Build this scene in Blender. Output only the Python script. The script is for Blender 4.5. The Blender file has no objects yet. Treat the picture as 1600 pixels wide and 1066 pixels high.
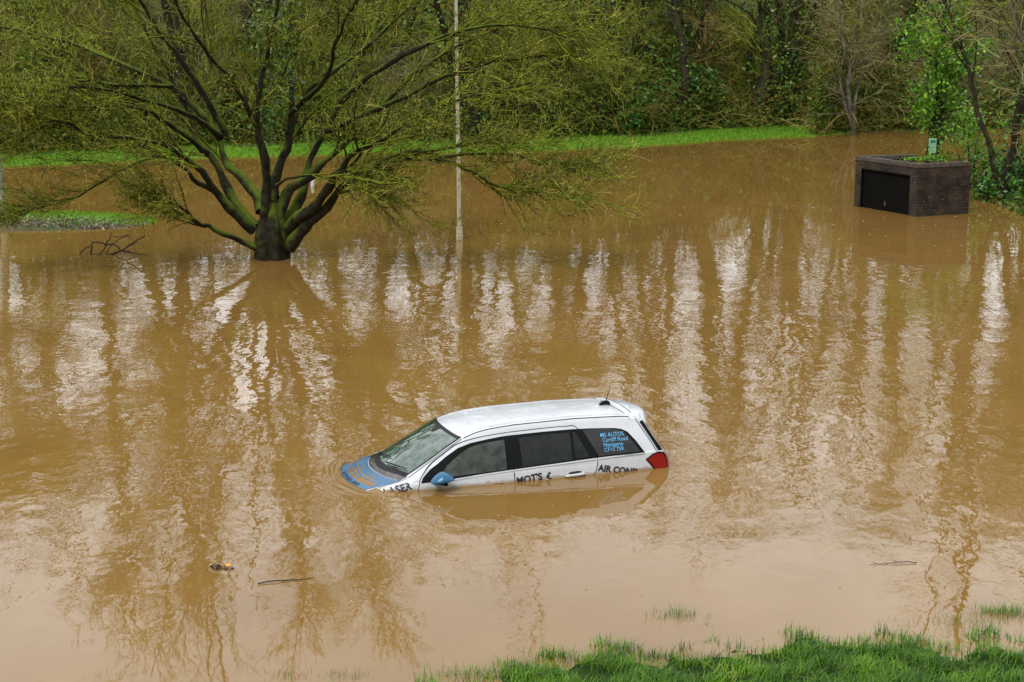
import bpy, bmesh, math, random
import numpy as np
from mathutils import Vector, Matrix
from mathutils.geometry import tessellate_polygon
C = bpy.context
COL = C.scene.collection
rad = math.radians

# ------------------------------------------------------------------ camera
F = 2600.0                                   # focal length in pixels of a 1600 px wide frame
PITCH = 0.2075
H = 5.91
cd = bpy.data.cameras.new('camera'); cam = bpy.data.objects.new('camera', cd); COL.objects.link(cam)
cam.location = (0, 0, H); cam.rotation_euler = (math.pi/2 - PITCH, 0, 0)
cd.sensor_width = 36; cd.lens = F/1600*36; cd.clip_end = 2000; cd.clip_start = .1
C.scene.camera = cam
# ------------------------------------------------------------------ world
SUN_EL, SUN_AZ = rad(48), rad(-150)           # azimuth from +Y towards +X
w = bpy.data.worlds.new('World'); C.scene.world = w; w.use_nodes = True
nt = w.node_tree; nt.nodes.clear()
def N(nt, t, **kw):
    n = nt.nodes.new(t)
    for k, v in kw.items():
        if k in n.inputs.keys() if isinstance(k, str) else False: n.inputs[k].default_value = v
        else: setattr(n, k, v)
    return n
out = N(nt, 'ShaderNodeOutputWorld'); bg = N(nt, 'ShaderNodeBackground'); bg.inputs['Strength'].default_value = .1
sky = N(nt, 'ShaderNodeTexSky', sky_type='NISHITA', sun_disc=False, sun_elevation=SUN_EL, sun_rotation=SUN_AZ, air_density=1.0, dust_density=4.0, ozone_density=1.0)
hs = N(nt, 'ShaderNodeHueSaturation'); hs.inputs['Saturation'].default_value = .25
nt.links.new(sky.outputs[0], hs.inputs['Color'])
tc = N(nt, 'ShaderNodeTexCoord')
mp = N(nt, 'ShaderNodeMapping'); mp.inputs['Scale'].default_value = (1.2, 1.2, 3.2)
nt.links.new(tc.outputs['Generated'], mp.inputs[0])
cn = N(nt, 'ShaderNodeTexNoise'); cn.inputs['Scale'].default_value = 2.2; cn.inputs['Detail'].default_value = 6; cn.inputs['Roughness'].default_value = .55
nt.links.new(mp.outputs[0], cn.inputs['Vector'])
cr = N(nt, 'ShaderNodeValToRGB')
cr.color_ramp.elements[0].position = .35; cr.color_ramp.elements[0].color = (9.0, 9.6, 10.4, 1)
cr.color_ramp.elements[1].position = .68; cr.color_ramp.elements[1].color = (17.5, 17.5, 17.5, 1)
nt.links.new(cn.outputs[0], cr.inputs[0])
mx = N(nt, 'ShaderNodeMixRGB'); mx.inputs[0].default_value = .85
nt.links.new(hs.outputs[0], mx.inputs[1]); nt.links.new(cr.outputs[0], mx.inputs[2])
# thinner, brighter cloud low over the far side of the valley
sx = N(nt, 'ShaderNodeSeparateXYZ'); nt.links.new(tc.outputs['Generated'], sx.inputs[0])
mr = N(nt, 'ShaderNodeMapRange'); mr.inputs[1].default_value = -.2; mr.inputs[2].default_value = 1; mr.inputs[3].default_value = .75; mr.inputs[4].default_value = 1.6
nt.links.new(sx.outputs[1], mr.inputs[0])
mm = N(nt, 'ShaderNodeVectorMath', operation='SCALE'); nt.links.new(mx.outputs[0], mm.inputs[0]); nt.links.new(mr.outputs[0], mm.inputs['Scale'])
nt.links.new(mm.outputs[0], bg.inputs[0]); nt.links.new(bg.outputs[0], out.inputs[0])
# ------------------------------------------------------------------ sun behind cloud
ld = bpy.data.lights.new('sun', 'SUN'); ld.energy = 2.3; ld.angle = rad(25); ld.color = (1, .96, .9)
sun = bpy.data.objects.new('sun', ld); COL.objects.link(sun)
sdir = Vector((math.sin(SUN_AZ)*math.cos(SUN_EL), math.cos(SUN_AZ)*math.cos(SUN_EL), math.sin(SUN_EL)))
sun.rotation_euler = sdir.to_track_quat('Z', 'Y').to_euler()
C.scene.view_settings.view_transform = 'Standard'; C.scene.view_settings.look = 'None'
C.scene.view_settings.exposure = 0.0; C.scene.view_settings.gamma = 1
C.scene.cycles.max_bounces = 6; C.scene.cycles.transparent_max_bounces = 8
C.scene.cycles.use_denoising = True
C.scene.cycles.sample_clamp_indirect = 6

# ------------------------------------------------------------------ helpers
def ray(u, v):
    p = PITCH
    fw = np.array([0, math.cos(p), -math.sin(p)]); up = np.array([0, math.sin(p), math.cos(p)])
    return fw*F + np.array([1., 0, 0])*(u-800) - up*(v-533)
def at(u, v, Y):
    d = ray(u, v); t = Y/d[1]; return np.array([0, 0, H]) + t*d
def ground_at(u, v, z=0.0):
    d = ray(u, v); t = (z-H)/d[2]; return np.array([0, 0, H]) + t*d

def mesh_arrays(name, V, quads=None, tris=None, mats=None, midx=None, smooth=False):
    V = np.asarray(V, dtype=np.float32); me = bpy.data.meshes.new(name)
    me.vertices.add(len(V)); me.vertices.foreach_set('co', V.ravel())
    q = np.zeros((0, 4), int) if quads is None else np.asarray(quads); t = np.zeros((0, 3), int) if tris is None else np.asarray(tris)
    li = np.concatenate([q.ravel(), t.ravel()]).astype(np.int32)
    tot = np.concatenate([np.full(len(q), 4), np.full(len(t), 3)]).astype(np.int32)
    st = np.concatenate([[0], np.cumsum(tot)[:-1]]).astype(np.int32)
    me.loops.add(len(li)); me.loops.foreach_set('vertex_index', li)
    me.polygons.add(len(tot)); me.polygons.foreach_set('loop_start', st); me.polygons.foreach_set('loop_total', tot)
    for m in (mats or []): me.materials.append(m)
    if midx is not None: me.polygons.foreach_set('material_index', np.asarray(midx, dtype=np.int32))
    if smooth: me.polygons.foreach_set('use_smooth', np.ones(len(tot), dtype=bool))
    me.update(calc_edges=True); me.validate()
    return me
def link(name, me, parent=None, loc=None):
    o = bpy.data.objects.new(name, me); COL.objects.link(o)
    if parent is not None: o.parent = parent
    if loc is not None: o.location = loc
    return o
def tag(o, label=None, cat=None, group=None, kind=None):
    if label: o['label'] = label
    if cat: o['category'] = cat
    if group: o['group'] = group
    if kind: o['kind'] = kind
    return o
def empty(name, loc, rz=0, **kw):
    o = bpy.data.objects.new(name, None); COL.objects.link(o); o.location = loc; o.rotation_euler = (0, 0, rz)
    return tag(o, **kw)

class Geo:
    def __init__(s): s.V = []; s.Q = []; s.T = []; s.n = 0; s.mq = []; s.mt = []
    def add(s, V, Q=None, T=None, m=0):
        s.V.append(np.asarray(V, dtype=float).reshape(-1, 3))
        if Q is not None and len(Q): s.Q.append(np.asarray(Q)+s.n); s.mq.append(np.full(len(Q), m))
        if T is not None and len(T): s.T.append(np.asarray(T)+s.n); s.mt.append(np.full(len(T), m))
        s.n += len(s.V[-1])
    def mesh(s, name, mats, smooth=False):
        Q = np.concatenate(s.Q) if s.Q else None; T = np.concatenate(s.T) if s.T else None
        mi = np.concatenate(s.mq+s.mt) if (s.mq or s.mt) else None
        return mesh_arrays(name, np.concatenate(s.V), Q, T, mats, mi, smooth)

def nrm(a): return a/np.maximum(np.linalg.norm(a, axis=-1, keepdims=True), 1e-9)
def tubes(P, R, k):
    """P (N,n,3), R (N,n): tapered k-sided tubes, as arrays of vertices and quads"""
    Nn, n, _ = P.shape
    T = np.empty_like(P); T[:, 1:-1] = P[:, 2:]-P[:, :-2]; T[:, 0] = P[:, 1]-P[:, 0]; T[:, -1] = P[:, -1]-P[:, -2]
    T = nrm(T); m = nrm(P[:, -1]-P[:, 0])
    ref = np.where(np.abs(m[:, 2:3]) > .8, np.array([[1., 0, 0]]), np.array([[0, 0, 1.]]))[:, None, :]
    A = nrm(np.cross(T, ref)); B = np.cross(T, A)
    ang = np.arange(k)*2*np.pi/k
    V = P[:, :, None, :] + R[:, :, None, None]*(np.cos(ang)[None, None, :, None]*A[:, :, None, :] + np.sin(ang)[None, None, :, None]*B[:, :, None, :])
    i = np.arange(Nn)[:, None, None]*n*k + np.arange(n-1)[None, :, None]*k
    j = np.arange(k)[None, None, :]; j2 = (j+1) % k
    Q = np.stack([i+j, i+j2, i+k+j2, i+k+j], -1).reshape(-1, 4)
    return V.reshape(-1, 3), Q
def spawn(rng, P, R, nch, lmin, lmax, n, ang=(.5, 1.0), wig=.15, bias=(0, 0, 0), rr=.5, tr=(.2, 1.), flat=1., rmin=.003, fall=.4, tip=.35, radial=None):
    N0, m, _ = P.shape
    idx = np.repeat(np.arange(N0), nch); K = len(idx)
    t = np.tile((np.arange(nch)+.5)/nch, N0) + rng.uniform(-.4, .4, K)/nch
    t = tr[0]+np.clip(t, 0, 1)*(tr[1]-tr[0])
    s = t*(m-1); i0 = np.minimum(s.astype(int), m-2); f = (s-i0)[:, None]
    a, b = P[idx, i0], P[idx, i0+1]
    pos = a+(b-a)*f; T = nrm(b-a); r = R[idx, i0]*(1-f[:, 0])+R[idx, i0+1]*f[:, 0]
    rv = rng.normal(size=(K, 3)); rv[:, 2] *= flat
    pe = nrm(rv-(rv*T).sum(1, keepdims=True)*T)
    an = rng.uniform(ang[0], ang[1], K)[:, None]
    d = nrm(np.cos(an)*T+np.sin(an)*pe+np.array(bias))
    if radial is not None:
        q = pos-np.array(radial[0]); q[:, 2] *= .25; d = nrm(d+radial[1]*nrm(q))
    L = rng.uniform(lmin, lmax, K)*(1-fall*t)
    Pn = np.empty((K, n, 3)); Pn[:, 0] = pos
    for q in range(1, n):
        d = nrm(d+wig*rng.normal(size=(K, 3))+np.array(bias)*.25)
        Pn[:, q] = Pn[:, q-1]+d*(L/(n-1))[:, None]
    r0 = np.maximum(r*rr, rmin)
    Rn = r0[:, None]*np.linspace(1, tip, n)[None, :]
    return Pn, Rn
def resample(pts, rs, n):
    pts = np.asarray(pts, float); rs = np.asarray(rs, float); m = len(pts)
    # catmull-rom
    P = np.vstack([2*pts[0]-pts[1], pts, 2*pts[-1]-pts[-2]]); out = []; ro = []
    for s in np.linspace(0, m-1, n):
        i = min(int(s), m-2); f = s-i; p0, p1, p2, p3 = P[i], P[i+1], P[i+2], P[i+3]
        out.append(.5*((2*p1)+(-p0+p2)*f+(2*p0-5*p1+4*p2-p3)*f*f+(-p0+3*p1-3*p2+p3)*f**3)); ro.append(rs[i]*(1-f)+rs[i+1]*f)
    return np.array(out), np.array(ro)
def leaves(rng, C0, size, up=.0, aspect=.6):
    """one bent quad (two triangles sharing a fold) per centre"""
    n = len(C0); a = nrm(rng.normal(size=(n, 3))); b = rng.normal(size=(n, 3)); b[:, 2] *= (1-up)
    b = nrm(b-(b*a).sum(1, keepdims=True)*a); s = (size*rng.uniform(.6, 1.3, n))[:, None]
    c = np.cross(a, b)*s*.15
    V = np.stack([C0-a*s, C0+b*s*aspect+c, C0+a*s, C0-b*s*aspect+c], 1).reshape(-1, 3)
    i = np.arange(n)[:, None]*4
    return V, np.concatenate([i+np.array([[0, 1, 2]]), i+np.array([[0, 2, 3]])])

# ------------------------------------------------------------------ materials
def mat(name):
    m = bpy.data.materials.new(name); m.use_nodes = True
    b = m.node_tree.nodes['Principled BSDF']; return m, m.node_tree, b
def plain(name, col, rough=.5, spec=.5, metal=0, coat=0):
    m, nt, b = mat(name); b.inputs['Base Color'].default_value = (*col, 1); b.inputs['Roughness'].default_value = rough
    b.inputs['Specular IOR Level'].default_value = spec; b.inputs['Metallic'].default_value = metal; b.inputs['Coat Weight'].default_value = coat
    return m
def ramp(nt, fac, stops):
    r = N(nt, 'ShaderNodeValToRGB'); e = r.color_ramp.elements
    while len(e) < len(stops): e.new(.5)
    for i, (p, c) in enumerate(stops): e[i].position = p; e[i].color = (*c, 1)
    nt.links.new(fac, r.inputs[0]); return r
def noise(nt, scale, detail=4, rough=.55, vec=None, obj=True, stretch=None):
    n = N(nt, 'ShaderNodeTexNoise'); n.inputs['Scale'].default_value = scale; n.inputs['Detail'].default_value = detail; n.inputs['Roughness'].default_value = rough
    g = N(nt, 'ShaderNodeTexCoord'); src = g.outputs['Object'] if obj else None
    if not obj:
        g2 = N(nt, 'ShaderNodeNewGeometry'); src = g2.outputs['Position']
    if stretch:
        mp = N(nt, 'ShaderNodeMapping'); mp.inputs['Scale'].default_value = stretch; nt.links.new(src, mp.inputs[0]); src = mp.outputs[0]
    nt.links.new(src, n.inputs['Vector']); return n
def island_mat(name, stops, rough=.7, nscale=None, trans=0.0, spec=.3):
    """a colour per loose piece (leaf, blade, twig), drifting slowly over the ground"""
    m, nt, b = mat(name); g = N(nt, 'ShaderNodeNewGeometry')
    fac = g.outputs['Random Per Island']
    if nscale:
        n = noise(nt, nscale, 3, .6, obj=False); ma = N(nt, 'ShaderNodeMath', operation='MULTIPLY_ADD')
        ma.inputs[1].default_value = .5; nt.links.new(fac, ma.inputs[0])
        mb = N(nt, 'ShaderNodeMapRange'); mb.inputs[1].default_value = .3; mb.inputs[2].default_value = .7; mb.inputs[3].default_value = 0; mb.inputs[4].default_value = .5
        nt.links.new(n.outputs[0], mb.inputs[0]); nt.links.new(mb.outputs[0], ma.inputs[2]); fac = ma.outputs[0]
    r = ramp(nt, fac, stops); nt.links.new(r.outputs[0], b.inputs['Base Color'])
    b.inputs['Roughness'].default_value = rough; b.inputs['Specular IOR Level'].default_value = spec
    if trans:
        o = nt.nodes['Material Output']; t = N(nt, 'ShaderNodeBsdfTranslucent'); nt.links.new(r.outputs[0], t.inputs[0])
        ms = N(nt, 'ShaderNodeMixShader'); ms.inputs[0].default_value = trans
        nt.links.new(b.outputs[0], ms.inputs[1]); nt.links.new(t.outputs[0], ms.inputs[2]); nt.links.new(ms.outputs[0], o.inputs[0])
    return m
def bark_mat(name, dark, light, moss, mossy=.6, scale=6):
    m, nt, b = mat(name); n = noise(nt, scale, 6, .65); n2 = noise(nt, scale*.25, 3, .5)
    r = ramp(nt, n.outputs[0], [(.35, dark), (.7, light)])
    g = N(nt, 'ShaderNodeNewGeometry'); s = N(nt, 'ShaderNodeSeparateXYZ'); nt.links.new(g.outputs['Normal'], s.inputs[0])
    a = N(nt, 'ShaderNodeMath', operation='MULTIPLY_ADD'); a.inputs[1].default_value = .30; nt.links.new(s.outputs[2], a.inputs[0]); nt.links.new(n2.outputs[0], a.inputs[2])
    mr = N(nt, 'ShaderNodeMapRange'); mr.inputs[1].default_value = .75-.4*mossy; mr.inputs[2].default_value = 1.0-.4*mossy; nt.links.new(a.outputs[0], mr.inputs[0])
    mx = N(nt, 'ShaderNodeMixRGB'); nt.links.new(mr.outputs[0], mx.inputs[0]); nt.links.new(r.outputs[0], mx.inputs[1]); mx.inputs[2].default_value = (*moss, 1)
    nt.links.new(mx.outputs[0], b.inputs['Base Color']); b.inputs['Roughness'].default_value = .85; b.inputs['Specular IOR Level'].default_value = .2
    bp = N(nt, 'ShaderNodeBump'); bp.inputs['Strength'].default_value = .6; bp.inputs['Distance'].default_value = .03
    nt.links.new(n.outputs[0], bp.inputs['Height']); nt.links.new(bp.outputs[0], b.inputs['Normal'])
    return m

def ripple_height(nt):
    """slow swell + wind ripples, both in metres on the water's own surface; ripples come in patches"""
    big = noise(nt, .6, 1, .4, obj=False, stretch=(1, 1, 0))
    mid = noise(nt, 2.4, 1, .4, obj=False, stretch=(1, .75, 0))
    sml = noise(nt, 10, 1, .5, obj=False, stretch=(1, .65, 0))
    pat = noise(nt, .16, 3, .55, obj=False, stretch=(1, .8, 0))
    return big, mid, sml, pat
m_water, nt, b = mat('muddy_water')
big, mid, sml, pat = ripple_height(nt)
g = N(nt, 'ShaderNodeNewGeometry'); sx = N(nt, 'ShaderNodeSeparateXYZ'); nt.links.new(g.outputs['Position'], sx.inputs[0])
far = N(nt, 'ShaderNodeMapRange'); nt.links.new(sx.outputs[1], far.inputs[0])      # sheltered water under the far trees lies flat
far.inputs[1].default_value = 30; far.inputs[2].default_value = 42; far.inputs[3].default_value = 1.0; far.inputs[4].default_value = .22
near = N(nt, 'ShaderNodeMapRange'); nt.links.new(sx.outputs[1], near.inputs[0])
near.inputs[1].default_value = 14.6; near.inputs[2].default_value = 17.6; near.inputs[3].default_value = .12; near.inputs[4].default_value = 1
pm = N(nt, 'ShaderNodeMapRange'); nt.links.new(pat.outputs[0], pm.inputs[0]); pm.inputs[1].default_value = .35; pm.inputs[2].default_value = .62; pm.inputs[3].default_value = .35; pm.inputs[4].default_value = 1.0
def math_(op, a, b_=None, c=None):
    n = N(nt, 'ShaderNodeMath', operation=op)
    for i, x in enumerate((a, b_, c)):
        if x is None: continue
        if isinstance(x, (int, float)): n.inputs[i].default_value = x
        else: nt.links.new(x, n.inputs[i])
    return n.outputs[0]
W_BIG, W_MID, W_SML = .014, .0068, .0020
h = math_('MULTIPLY', big.outputs[0], W_BIG)
h = math_('MULTIPLY_ADD', mid.outputs[0], W_MID, h)
h2 = math_('MULTIPLY', sml.outputs[0], math_('MULTIPLY', pm.outputs[0], W_SML))
h = math_('ADD', h, h2)
amp = math_('MULTIPLY', far.outputs[0], near.outputs[0])
h = math_('MULTIPLY', h, amp)
bp = N(nt, 'ShaderNodeBump'); bp.inputs['Strength'].default_value = 1; bp.inputs['Distance'].default_value = 1.0
nt.links.new(h, bp.inputs['Height']); nt.links.new(bp.outputs[0], b.inputs['Normal'])
silt = noise(nt, .45, 6, .65, obj=False, stretch=(1, .6, 0))
rc = ramp(nt, silt.outputs[0], [(.3, (.196, .108, .026)), (.7, (.246, .140, .036))]); nt.links.new(rc.outputs[0], b.inputs['Base Color'])
b.inputs['IOR'].default_value = 1.36; b.inputs['Roughness'].default_value = .015; b.inputs['Specular IOR Level'].default_value = .5

m_ground, nt, b = mat('leaf_litter_soil')
n1 = noise(nt, 2.2, 8, .7, obj=False); n2 = noise(nt, .35, 4, .6, obj=False)
r1 = ramp(nt, n1.outputs[0], [(.3, (.03, .022, .012)), (.5, (.085, .055, .028)), (.7, (.17, .12, .075))])
r2 = ramp(nt, n1.outputs[0], [(.3, (.015, .03, .008)), (.65, (.05, .085, .018))])
mx = N(nt, 'ShaderNodeMixRGB'); mr = N(nt, 'ShaderNodeMapRange'); mr.inputs[1].default_value = .47; mr.inputs[2].default_value = .58
nt.links.new(n2.outputs[0], mr.inputs[0]); nt.links.new(mr.outputs[0], mx.inputs[0]); nt.links.new(r1.outputs[0], mx.inputs[1]); nt.links.new(r2.outputs[0], mx.inputs[2])
nt.links.new(mx.outputs[0], b.inputs['Base Color']); b.inputs['Roughness'].default_value = .9
m_bank = plain('bank_soil_and_thatch', (.018, .04, .008), .9, .1)
m_turf, nt, b = mat('turf')
n1 = noise(nt, 3.0, 8, .7, obj=False); r1 = ramp(nt, n1.outputs[0], [(.3, (.06, .15, .006)), (.6, (.13, .30, .010)), (.8, (.24, .38, .04))])
nt.links.new(r1.outputs[0], b.inputs['Base Color']); b.inputs['Roughness'].default_value = .85

# ------------------------------------------------------------------ ground
SH = np.array([(-200, 40), (-60, 48), (-30, 53), (-17.6, 57.3), (-8.5, 61.2), (1.5, 62.9), (13.5, 70.3), (16.5, 71.9), (22, 73.5), (40, 76), (200, 90)], float)
BK = np.array([(-200, 11), (-20, 11.5), (-4.5, 12.7), (-1.6, 12.95), (-.7, 13.35), (0, 13.8), (1.2, 14.25), (2.7, 14.5), (4.9, 14.4), (9, 14.7), (20, 17), (200, 30)], float)
def shore(x): return np.interp(x, SH[:, 0], SH[:, 1]) + .25*np.sin(x*.9) + .15*np.sin(x*2.3+1)
def bank(x): return np.interp(x, BK[:, 0], BK[:, 1]) + .08*np.sin(x*2.9) + .05*np.sin(x*7.1+1)
def clump(x, y):
    cl = .5+.5*np.sin(x*4.3+2*np.sin(y*3.1))*np.cos(y*5.7+x*2.2+np.sin(x*9)); return np.clip(cl*.8+.2*np.sin(x*13)*np.sin(y*15)+.1, 0, 1)
def wob(x, y, s): return np.sin(x*1.7*s+y*.9*s)*np.cos(y*1.3*s-x*.6*s)
def height(x, y):
    d = y-shore(x)
    hf = np.where(d < 0, np.maximum(d*.10, -.85), np.where(d < 3.2, d*.085, .272+np.minimum((d-3.2)*.30, 5.0)+np.maximum(d-20, 0)*.06))
    hf = hf+np.where(d > 3.5, .25*wob(x, y, .35), 0)
    b_ = bank(x)-y
    hn = np.where(b_ < 0, np.maximum(b_*.12, -.85), np.where(b_ < 2, b_*.12, .24+(b_-2)*.32))+np.where(np.abs(b_) < 3, .05*(clump(x, y)-.75), 0)
    isl = .16-((np.maximum(0, np.abs(x+15.5)-3.0)/3.1)**2+((y-43.2)/1.75)**2)*.16
    rm = np.minimum(.35, (x-13.75-.12*np.maximum(0, y-48)**1.5)*.22)
    rm = np.where((y > 44) & (y < 62), rm, -1)
    return np.maximum.reduce([hf, hn, np.maximum(isl, -.85), np.maximum(rm, -.85)])
def axis(parts):
    out = []
    for a, b_, s in parts: out += list(np.arange(a, b_, s))
    out.append(parts[-1][1]); return np.array(out)
gx = axis([(-400, -60, 20), (-60, -25, 2.5), (-25, -6, .5), (-6, 8, .12), (8, 25, .5), (25, 60, 2.5), (60, 400, 20)])
gy = axis([(-120, -10, 10), (-10, 12, 1), (12, 16, .1), (16, 17, .5), (17, 40, 2), (40, 48, .25), (48, 56, 1), (56, 78, .25), (78, 110, 1), (110, 500, 15)])
def grid_mesh(name, gx, gy, hf, mats, mfun=None, smooth=True):
    X, Y = np.meshgrid(gx, gy); Z = hf(X, Y); V = np.stack([X, Y, Z], -1).reshape(-1, 3)
    nx, ny = len(gx), len(gy); i = (np.arange(ny-1)[:, None]*nx+np.arange(nx-1)[None, :]).ravel()
    Q = np.stack([i, i+1, i+1+nx, i+nx], 1)
    mi = None
    if mfun is not None:
        c = V[Q].mean(1); mi = mfun(c[:, 0], c[:, 1], c[:, 2])
    return mesh_arrays(name, V, Q, None, mats, mi, smooth)
def gm(x, y, z):
    d = y-shore(x)
    far_g = (d > -1) & (d < 2.6+.5*np.sin(x*.8)) & (x < 14.2)
    near_g = (y < 30)
    isl = (np.abs(y-43.6) < 2.2) & (x < -8) & (y > 42.3+.15*np.sin(x*3))
    return np.where(near_g, 2, (far_g | isl).astype(int))
tag(link('ground', grid_mesh('ground', gx, gy, height, [m_ground, m_turf, m_bank], gm)), kind='structure')

# ------------------------------------------------------------------ car frame
RM = Matrix(((0.9511260796, -0.3078652944, -0.0240445653), (0.3083892147, 0.9509970399, 0.0223768283), (0.0159772616, -0.0286982696, 0.9994604226)))
TV = Vector((-0.2157384, 20.4491953, -0.8679753))
RN = np.array(RM); TN = np.array(TV)
def X_(tab): a = np.array(tab, float); return a[:, 0], a[:, 1]
T_w = X_([(.2, .50), (.35, .60), (.5, .675), (.65, .735), (.8, .78), (1.0, .825), (1.2, .848), (1.6, .86), (2.4, .865), (3.3, .862), (3.9, .85), (4.1, .835)])
T_zb = X_([(.2, .68), (.35, .77), (.5, .83), (.65, .87), (.8, .90), (1.0, .935), (1.2, .95), (1.6, .965), (2.4, .985), (3.2, 1.01), (3.9, 1.03), (4.1, 1.03)])
T_yb = X_([(.2, .47), (.35, .575), (.5, .65), (.65, .71), (.8, .755), (1.0, .80), (1.2, .828), (1.6, .838), (2.4, .84), (3.2, .835), (3.9, .825), (4.1, .81)])
T_z5 = X_([(.2, .69), (.35, .79), (.5, .85), (.65, .892), (.8, .922), (1.0, .955), (1.15, 1.0), (1.3, 1.075), (1.47, 1.165), (1.6, 1.235), (1.8, 1.325), (2.0, 1.365), (2.3, 1.385), (2.6, 1.395), (3.3, 1.39), (3.9, 1.37), (4.1, 1.35)])
T_y5 = X_([(.2, .44), (.35, .55), (.5, .625), (.65, .685), (.8, .73), (1.0, .765), (1.15, .77), (1.3, .75), (1.47, .72), (1.6, .695), (1.8, .66), (2.0, .645), (2.3, .635), (2.6, .63), (3.3, .628), (3.9, .632), (4.1, .64)])
T_z6 = X_([(.2, .70), (.35, .80), (.5, .862), (.65, .90), (.8, .928), (1.0, .968), (1.1, .995), (1.25, 1.075), (1.4, 1.16), (1.6, 1.275), (1.82, 1.39), (2.0, 1.445), (2.17, 1.472), (2.5, 1.492), (3.3, 1.495), (3.9, 1.468), (4.1, 1.435)])
T_y6 = X_([(.2, .40), (.35, .51), (.5, .585), (.65, .64), (.8, .68), (1.0, .70), (1.1, .69), (1.25, .67), (1.4, .65), (1.6, .622), (1.82, .60), (2.0, .585), (2.17, .575), (2.5, .566), (3.3, .562), (3.9, .565), (4.1, .575)])
T_zc = X_([(.2, .72), (.32, .80), (.42, .872), (.5, .903), (.65, .938), (.8, .968), (.88, .985), (1.0, 1.055), (1.15, 1.14), (1.4, 1.272), (1.6, 1.368), (1.74, 1.425), (1.9, 1.462), (2.1, 1.49), (2.5, 1.517), (3.3, 1.522), (3.9, 1.497), (4.1, 1.47)])
def tv(T, X): return np.interp(X, T[0], T[1])
Z_END = X_([(.15, 4.36), (.3, 4.43), (.7, 4.47), (.9, 4.46), (.98, 4.44), (1.03, 4.40), (1.2, 4.31), (1.38, 4.215), (1.45, 4.17), (1.52, 4.14)])
XS = 3.85
def catmull(P, sub=4):
    n = len(P); Q = np.vstack([2*P[0]-P[1], P, 2*P[-1]-P[-2]]); out = []
    for i in range(n-1):
        p0, p1, p2, p3 = Q[i:i+4]
        for f in np.arange(sub)/sub: out.append(.5*((2*p1)+(-p0+p2)*f+(2*p0-5*p1+4*p2-p3)*f*f+(-p0+3*p1-3*p2+p3)*f**3))
    out.append(P[-1]); return np.array(out)
def section(X):
    w_, zb, yb, z5, y5, z6, y6, zc = [tv(T, X) for T in (T_w, T_zb, T_yb, T_z5, T_y5, T_z6, T_y6, T_zc)]
    k = (w_-.6)/.26 if w_ < .86 else 1
    zs = lambda z: z if zb > .93 else z*zb/.93
    P = [(w_-.06, .18), (w_-.01, .35), (w_, .55), (w_+.004, zs(.72)), (w_-.004, zs(.86)), (yb+.004, zb-.012), (yb-.012, zb+.012)]
    if X > 1.12:
        for f in (.33, .66): P.append((yb-.012+(y5-yb+.012)*f+.012*math.sin(math.pi*f), zb+.012+(z5-zb-.012)*f))
    else:
        for f in (.33, .66): P.append((yb-.012+(y5-yb+.012)*f, zb+.012+(z5-zb-.012)*f))
    P += [(y5, z5), (y6, z6), (y6*.8, z6+(zc-z6)*.36), (y6*.5, z6+(zc-z6)*.75), (y6*.22, z6+(zc-z6)*.95), (0, zc)]
    return catmull(np.array(P), 4)
_cache = {}
def sec(X):
    k = round(float(X), 3)
    if k not in _cache: _cache[k] = section(k)
    return _cache[k]
NSEC = len(sec(2.0)); NR = NSEC
IW = 9*4                                      # section index of the window top line
def fwd(Xs, y, z):
    """station -> real x, with the tail sheared to the slope of the tailgate"""
    if Xs <= XS: return Xs
    t = (Xs-XS)/.25; return XS+t*(np.interp(z, *Z_END)-XS)
def inv(X, z):
    if X <= XS: return X
    return XS+.25*min(1.0, (X-XS)/(np.interp(z, *Z_END)-XS))
def sideY(X, Z):
    s = sec(inv(X, Z)); j = IW+4
    zz = np.maximum.accumulate(s[:j+1, 1]); return float(np.interp(Z, zz, s[:j+1, 0]))
def topZ(X, Y):
    z = 1.3
    for _ in range(4):
        s = sec(inv(X, z)); o = np.argsort(s[IW:, 0]); z = float(np.interp(abs(Y), s[IW:, 0][o], s[IW:, 1][o]))
    return z
def loc(X, Y, Z): return (X-2.4, -Y, Z)       # car coordinates: X back from the nose, Y to the near side
def side_map(sgn):
    def f(X, Z, off):
        y = sideY(X, Z); e = .02
        dyz = (sideY(X, Z+e)-sideY(X, Z-e))/(2*e); dyx = (sideY(X+e, Z)-sideY(X-e, Z))/(2*e)
        n = np.array([-dyx, 1, -dyz]); n /= np.linalg.norm(n)
        return loc(X+n[0]*off, sgn*(y+n[1]*off), Z+n[2]*off)
    return f
def top_map(X, Y, off):
    e = .02; z = topZ(X, Y); dx = (topZ(X+e, Y)-topZ(X-e, Y))/(2*e); dy = (topZ(X, Y+e)-topZ(X, Y-e))/(2*e)
    n = np.array([-dx, -dy, 1]); n /= np.linalg.norm(n)
    return loc(X+n[0]*off, Y+n[1]*off, z+n[2]*off)
def cap_map(Y, Z, off):
    s = sec(4.1); ye = sideY(4.44, Z) if Z < 1.35 else max(.3, .62)
    bx = .10*(1-min(1, abs(Y)/ye)**2.4)
    return loc(float(np.interp(Z, *Z_END))+bx+off, Y, Z)

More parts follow.
